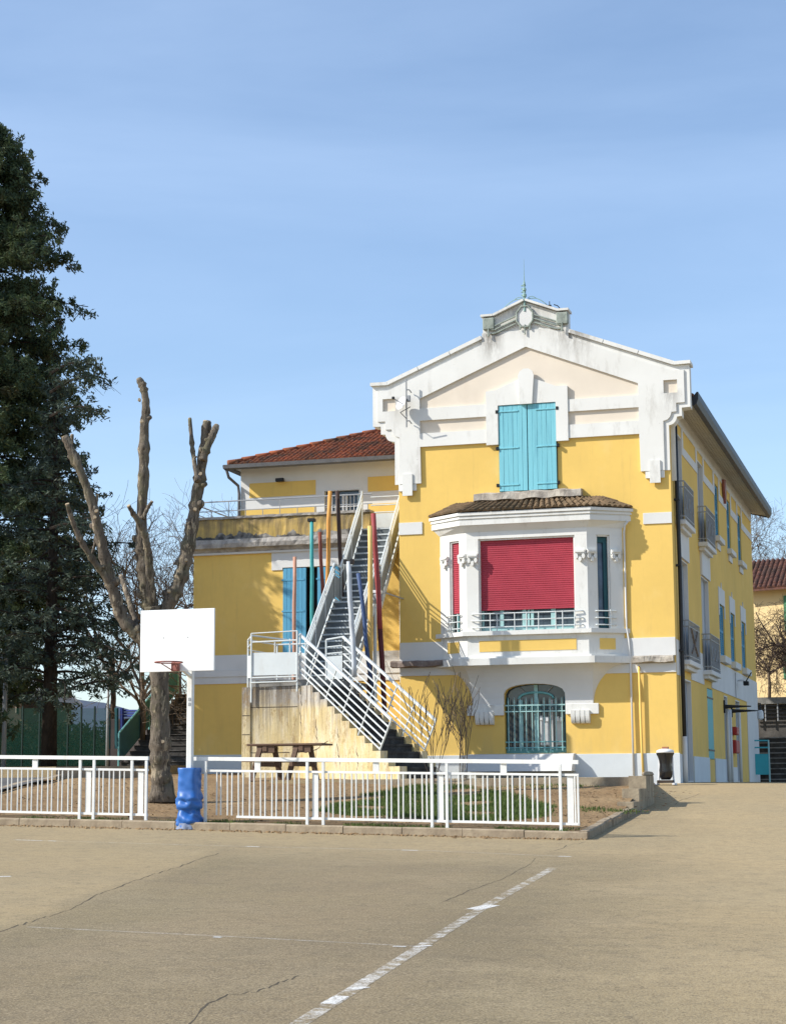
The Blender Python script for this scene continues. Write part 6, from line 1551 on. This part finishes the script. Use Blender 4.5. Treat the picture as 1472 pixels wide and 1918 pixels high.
# shrubs before the facade
for (px, py, d, h, sd, lb) in ((812, 1478, 38.5, 2.2, 51, 'bare shrub with sparse twigs beside the stair railing'), (866, 1476, 39.0, 2.1, 52, 'bare shrub growing before the shaded wall under the bay')):
    p = atD(px, py, d); rnd = random.Random(sd); z0 = zg(p.x, p.y)
    th = thing('bare_shrub', lb, 'shrub', (p.x, p.y, z0), 'bare shrubs before the facade')
    for k in range(5):
        mb = MB(); a = k*1.26; bare(mb, (p.x+0.05*math.cos(a), p.y+0.05*math.sin(a), z0-0.05), (0.13*math.cos(a), 0.13*math.sin(a), 1), h*0.60, 0.010, 2, rnd, 0.20, 0.5); mb.build('stem', M['shrub'], th)

# conifers
def conifer(name, label, base, h, prof, seed, mat, nbr=170, tuft=11, size=0.34, droop=0.35, flat=0.5, z_lo=0.05, tr=0.4, tuft_r=0.5, blades=16, curl=0.25, pitch=1.0):
    rnd = random.Random(seed); th = thing(name, label, 'tree', base)
    bx, by, bz_ = base
    MB().tube([(bx, by, bz_-0.2), (bx, by, bz_+h*0.3), (bx, by, bz_+h*0.7), (bx, by, bz_+h*0.97)], [tr, tr*0.75, tr*0.4, 0.04], 9).build('trunk', M['bark_dark'], th, smooth=True)
    mbb = MB(); mb = MB()
    for i in range(nbr):
        t = z_lo+(1-z_lo)*((i+rnd.random())/nbr); z = bz_+h*t; a = i*2.399+rnd.uniform(-.4, .4)
        Lr = prof(t)*rnd.uniform(0.62, 1.12)
        if Lr < 0.1: Lr = 0.1
        d = Vector((math.cos(a), math.sin(a), 0)); pts = []; sd = Vector((-d.y, d.x, 0))*rnd.uniform(-.3, .3); dr = droop*rnd.uniform(0.4, 2.0); pit = rnd.uniform(-0.1, 0.4)*pitch
        for k in range(6):
            s = k/5; pts.append(Vector((bx, by, z))+d*Lr*s+sd*Lr*s*s+Vector((0, 0, pit*Lr*s-dr*Lr*s*s+curl*Lr*max(0, s-0.7))))
        mbb.tube(pts, [0.036*(1-0.8*k/5)+0.007 for k in range(6)], 4, cap=False)
        nt = max(2, int(tuft*(0.35+Lr/2.4)))
        for k in range(nt):
            s = 0.28+0.75*((k+rnd.random())/nt); i0 = min(4, int(min(0.999, s)*5)); q = pts[i0].lerp(pts[i0+1], min(1.15, s*5-i0))
            q = q+Vector((rnd.gauss(0, .18), rnd.gauss(0, .18), rnd.gauss(0, .12)))*min(1, Lr)
            leaf_cards(mb, q, blades, tuft_r*rnd.uniform(0.6, 1.1)*(0.55+0.45*(1-s)), size, rnd, flat, 0.15)
    mbb.build('branches', M['bark_dark'], th, kind='stuff'); mb.build('crown', mat, th, kind='stuff')
    return th
pB = atD(-40, 1430, 62)
hA = atD(-40, 175, 62).z-1.9
mppx = 62/FPX
prA = [(0.0, 80), (0.13, 100), (0.20, 165), (0.30, 205), (0.40, 226), (0.48, 226), (0.57, 202), (0.66, 182), (0.78, 172), (0.87, 140), (0.93, 95), (0.965, 70), (1.0, 18)]
def profA(t):
    for (a, x), (b, y) in zip(prA, prA[1:]):
        if a <= t <= b: return (x+(y-x)*(t-a)/(b-a))*mppx*0.93
    return 0.2
conifer('giant_conifer', 'tall dark conical conifer at the left edge', (pB.x, pB.y, 1.9), hA, profA, 61, M['leaf_a'], 420, 13, 0.19, 0.34, 0.85, 0.12, 0.6, 0.36, 32, 0.45)
pC = atD(92, 1420, 51); mp2 = 51/FPX
def profC(t): return (0.45+2.3*max(0, 1-((t-0.22)/0.62)**2)) if t > 0.16 else 2.0
conifer('cedar', 'dark cedar with a bare lower trunk and spreading boughs', (pC.x, pC.y, 2.2), atD(92, 680, 51).z-2.2, profC, 62, M['leaf_b'], 96, 9, 0.16, 0.22, 0.28, 0.17, 0.24, 0.30, 19, 0.0)
# long loose cedar boughs reaching right
ced = bpy.data.objects['cedar']; mb = MB(); mbb = MB(); rnd = random.Random(63)
for (x0, y0, x1, y1) in ((95, 1215, 258, 1238), (95, 1190, 250, 1180), (95, 1165, 225, 1130), (95, 1140, 235, 1205), (95, 1110, 215, 1085), (95, 735, 205, 712), (95, 700, 188, 690), (95, 780, 192, 775), (95, 1050, 205, 1060), (95, 1200, 10, 1215), (95, 990, 200, 1005), (95, 1230, 190, 1262), (95, 1235, 40, 1262)):
    a, b = atD(x0, y0, 51), atD(x1, y1, 51+rnd.uniform(-1.2, 0.8)); pts = [a.lerp(b, s)+Vector((0, 0, 0.25*math.sin(math.pi*s))) for s in lin(0, 1, 7)]
    mbb.tube(pts, [0.05, 0.045, 0.04, 0.03, 0.02, 0.014, 0.008], 5)
    for k in range(26):
        s = rnd.uniform(0.2, 1.02); q = pts[0].lerp(pts[-1], s)+Vector((rnd.gauss(0, .12), rnd.gauss(0, .25), 0.25*math.sin(math.pi*min(1, s))+rnd.gauss(0, .09)))
        leaf_cards(mb, q, 11, 0.24, 0.17, rnd, 0.3, 0.12)
        if rnd.random() < 0.5: mbb.tube([q, q+Vector((rnd.uniform(-.3, .5), rnd.uniform(-.3, .3), rnd.uniform(-.45, .05)))], [0.009, 0.004], 3, cap=False)
mbb.build('bough', M['bark_dark'], ced, kind='stuff'); mb.build('bough_needles', M['leaf_b'], ced, kind='stuff')
pD = atD(-140, 1430, 50.5)
conifer('dark_evergreen', 'dense dark evergreen just beyond the left edge under the tall conifer', (pD.x, pD.y, 2.2), 13.2, lambda t: 2.35*(1-t*0.72), 64, M['leaf_a'], 84, 9, 0.32, 0.25, 0.6, 0.05, 0.3, 0.5, 16, 0.2)

# ================================================================== grass, leaf litter
def inpoly(x, y, poly):
    c = False; n = len(poly)
    for i in range(n):
        (x0, y0), (x1, y1) = poly[i], poly[(i+1) % n]
        if (y0 > y) != (y1 > y) and x < (x1-x0)*(y-y0)/(y1-y0)+x0: c = not c
    return c
def blades(mb, x, y, n, h, rnd, r=0.1):
    for _ in range(n):
        px, py = x+rnd.gauss(0, r), y+rnd.gauss(0, r); z = zg(px, py)-0.01; a = rnd.uniform(0, 6.28); w = rnd.uniform(0.006, 0.013); hh = h*rnd.uniform(0.5, 1.3); l = rnd.uniform(-0.5, 0.5)*hh; o = len(mb.v)
        mb.v += [(px-w*math.cos(a), py-w*math.sin(a), z), (px+w*math.cos(a), py+w*math.sin(a), z), (px+l*math.sin(a), py+l*math.cos(a), z+hh)]; mb.f.append((o, o+1, o+2))
rnd = random.Random(77); mb = MB()
patch = [hit(x, y, zg) for x, y in ((598, 1520), (680, 1490), (760, 1474), (870, 1474), (960, 1488), (1030, 1510), (1015, 1530), (930, 1538), (800, 1534), (700, 1530))]
pp = [(p.x, p.y) for p in patch]; xs = [p[0] for p in pp]; ys = [p[1] for p in pp]
for _ in range(5200):
    x, y = rnd.uniform(min(xs), max(xs)), rnd.uniform(min(ys), max(ys))
    if inpoly(x, y, pp) and math.sin(x*3.1+y*1.1)+math.sin(y*2.3-x*1.7) > -1.05: blades(mb, x, y, 13, 0.075, rnd, 0.09)
for _ in range(800):
    u = rnd.uniform(0.3, 12.0); 
    if math.sin(u*2.3)+math.sin(u*5.1+1) < -0.2: continue
    q = Kv+fd*u+fn*rnd.uniform(0.2, 0.62); blades(mb, q.x, q.y, 6, 0.05, rnd, 0.06)
for (x, y, n) in ((1128, 1517, 70), (1060, 1472, 40), (990, 1470, 50), (930, 1470, 50), (860, 1468, 40), (1010, 1472, 40)):
    p = hit(x, y, zg)
    for _ in range(n): blades(mb, p.x+rnd.gauss(0, .35), p.y+rnd.gauss(0, .3), 6, 0.055, rnd, 0.06)
mb.build('grass', M['grass'], kind='stuff', label='short green grass patch growing on the dirt garden', cat='grass')
mb = MB(); rnd = random.Random(78)
for _ in range(2600):
    u, v = rnd.uniform(0.3, 15), rnd.uniform(0.3, 8.8); q = Kv+fd*u+fn*v; z = zg(q.x, q.y); s = rnd.uniform(0.015, 0.05); a = rnd.uniform(0, 6.28); o = len(mb.v)
    for k in range(4): mb.v.append((q.x+s*math.cos(a+k*1.57)*(1 if k % 2 else 0.55), q.y+s*math.sin(a+k*1.57)*(1 if k % 2 else 0.55), z+0.012+rnd.uniform(0, 0.02)))
    mb.f.append((o, o+1, o+2, o+3))
mb.build('leaf_litter', simple('dry_leaves', (0.15, 0.095, 0.05), 0.9, 0.4, 8), kind='stuff', label='dry leaves scattered over the bare dirt garden', cat='leaf litter')
mb = MB(); rnd = random.Random(79)
for _ in range(900):
    u = rnd.uniform(0, 16); q = Kv+fd*u-fn*abs(rnd.gauss(0, 0.12)); z = zc(q.x, q.y); s = rnd.uniform(0.008, 0.03)
    mb.lathe(q.x, q.y, [(s, z), (s*0.9, z+s*0.5), (s*0.3, z+s*0.8)], 5)
mb.build('grit', M['soil'], kind='stuff', label='loose grit gathered along the foot of the kerb', cat='grit')
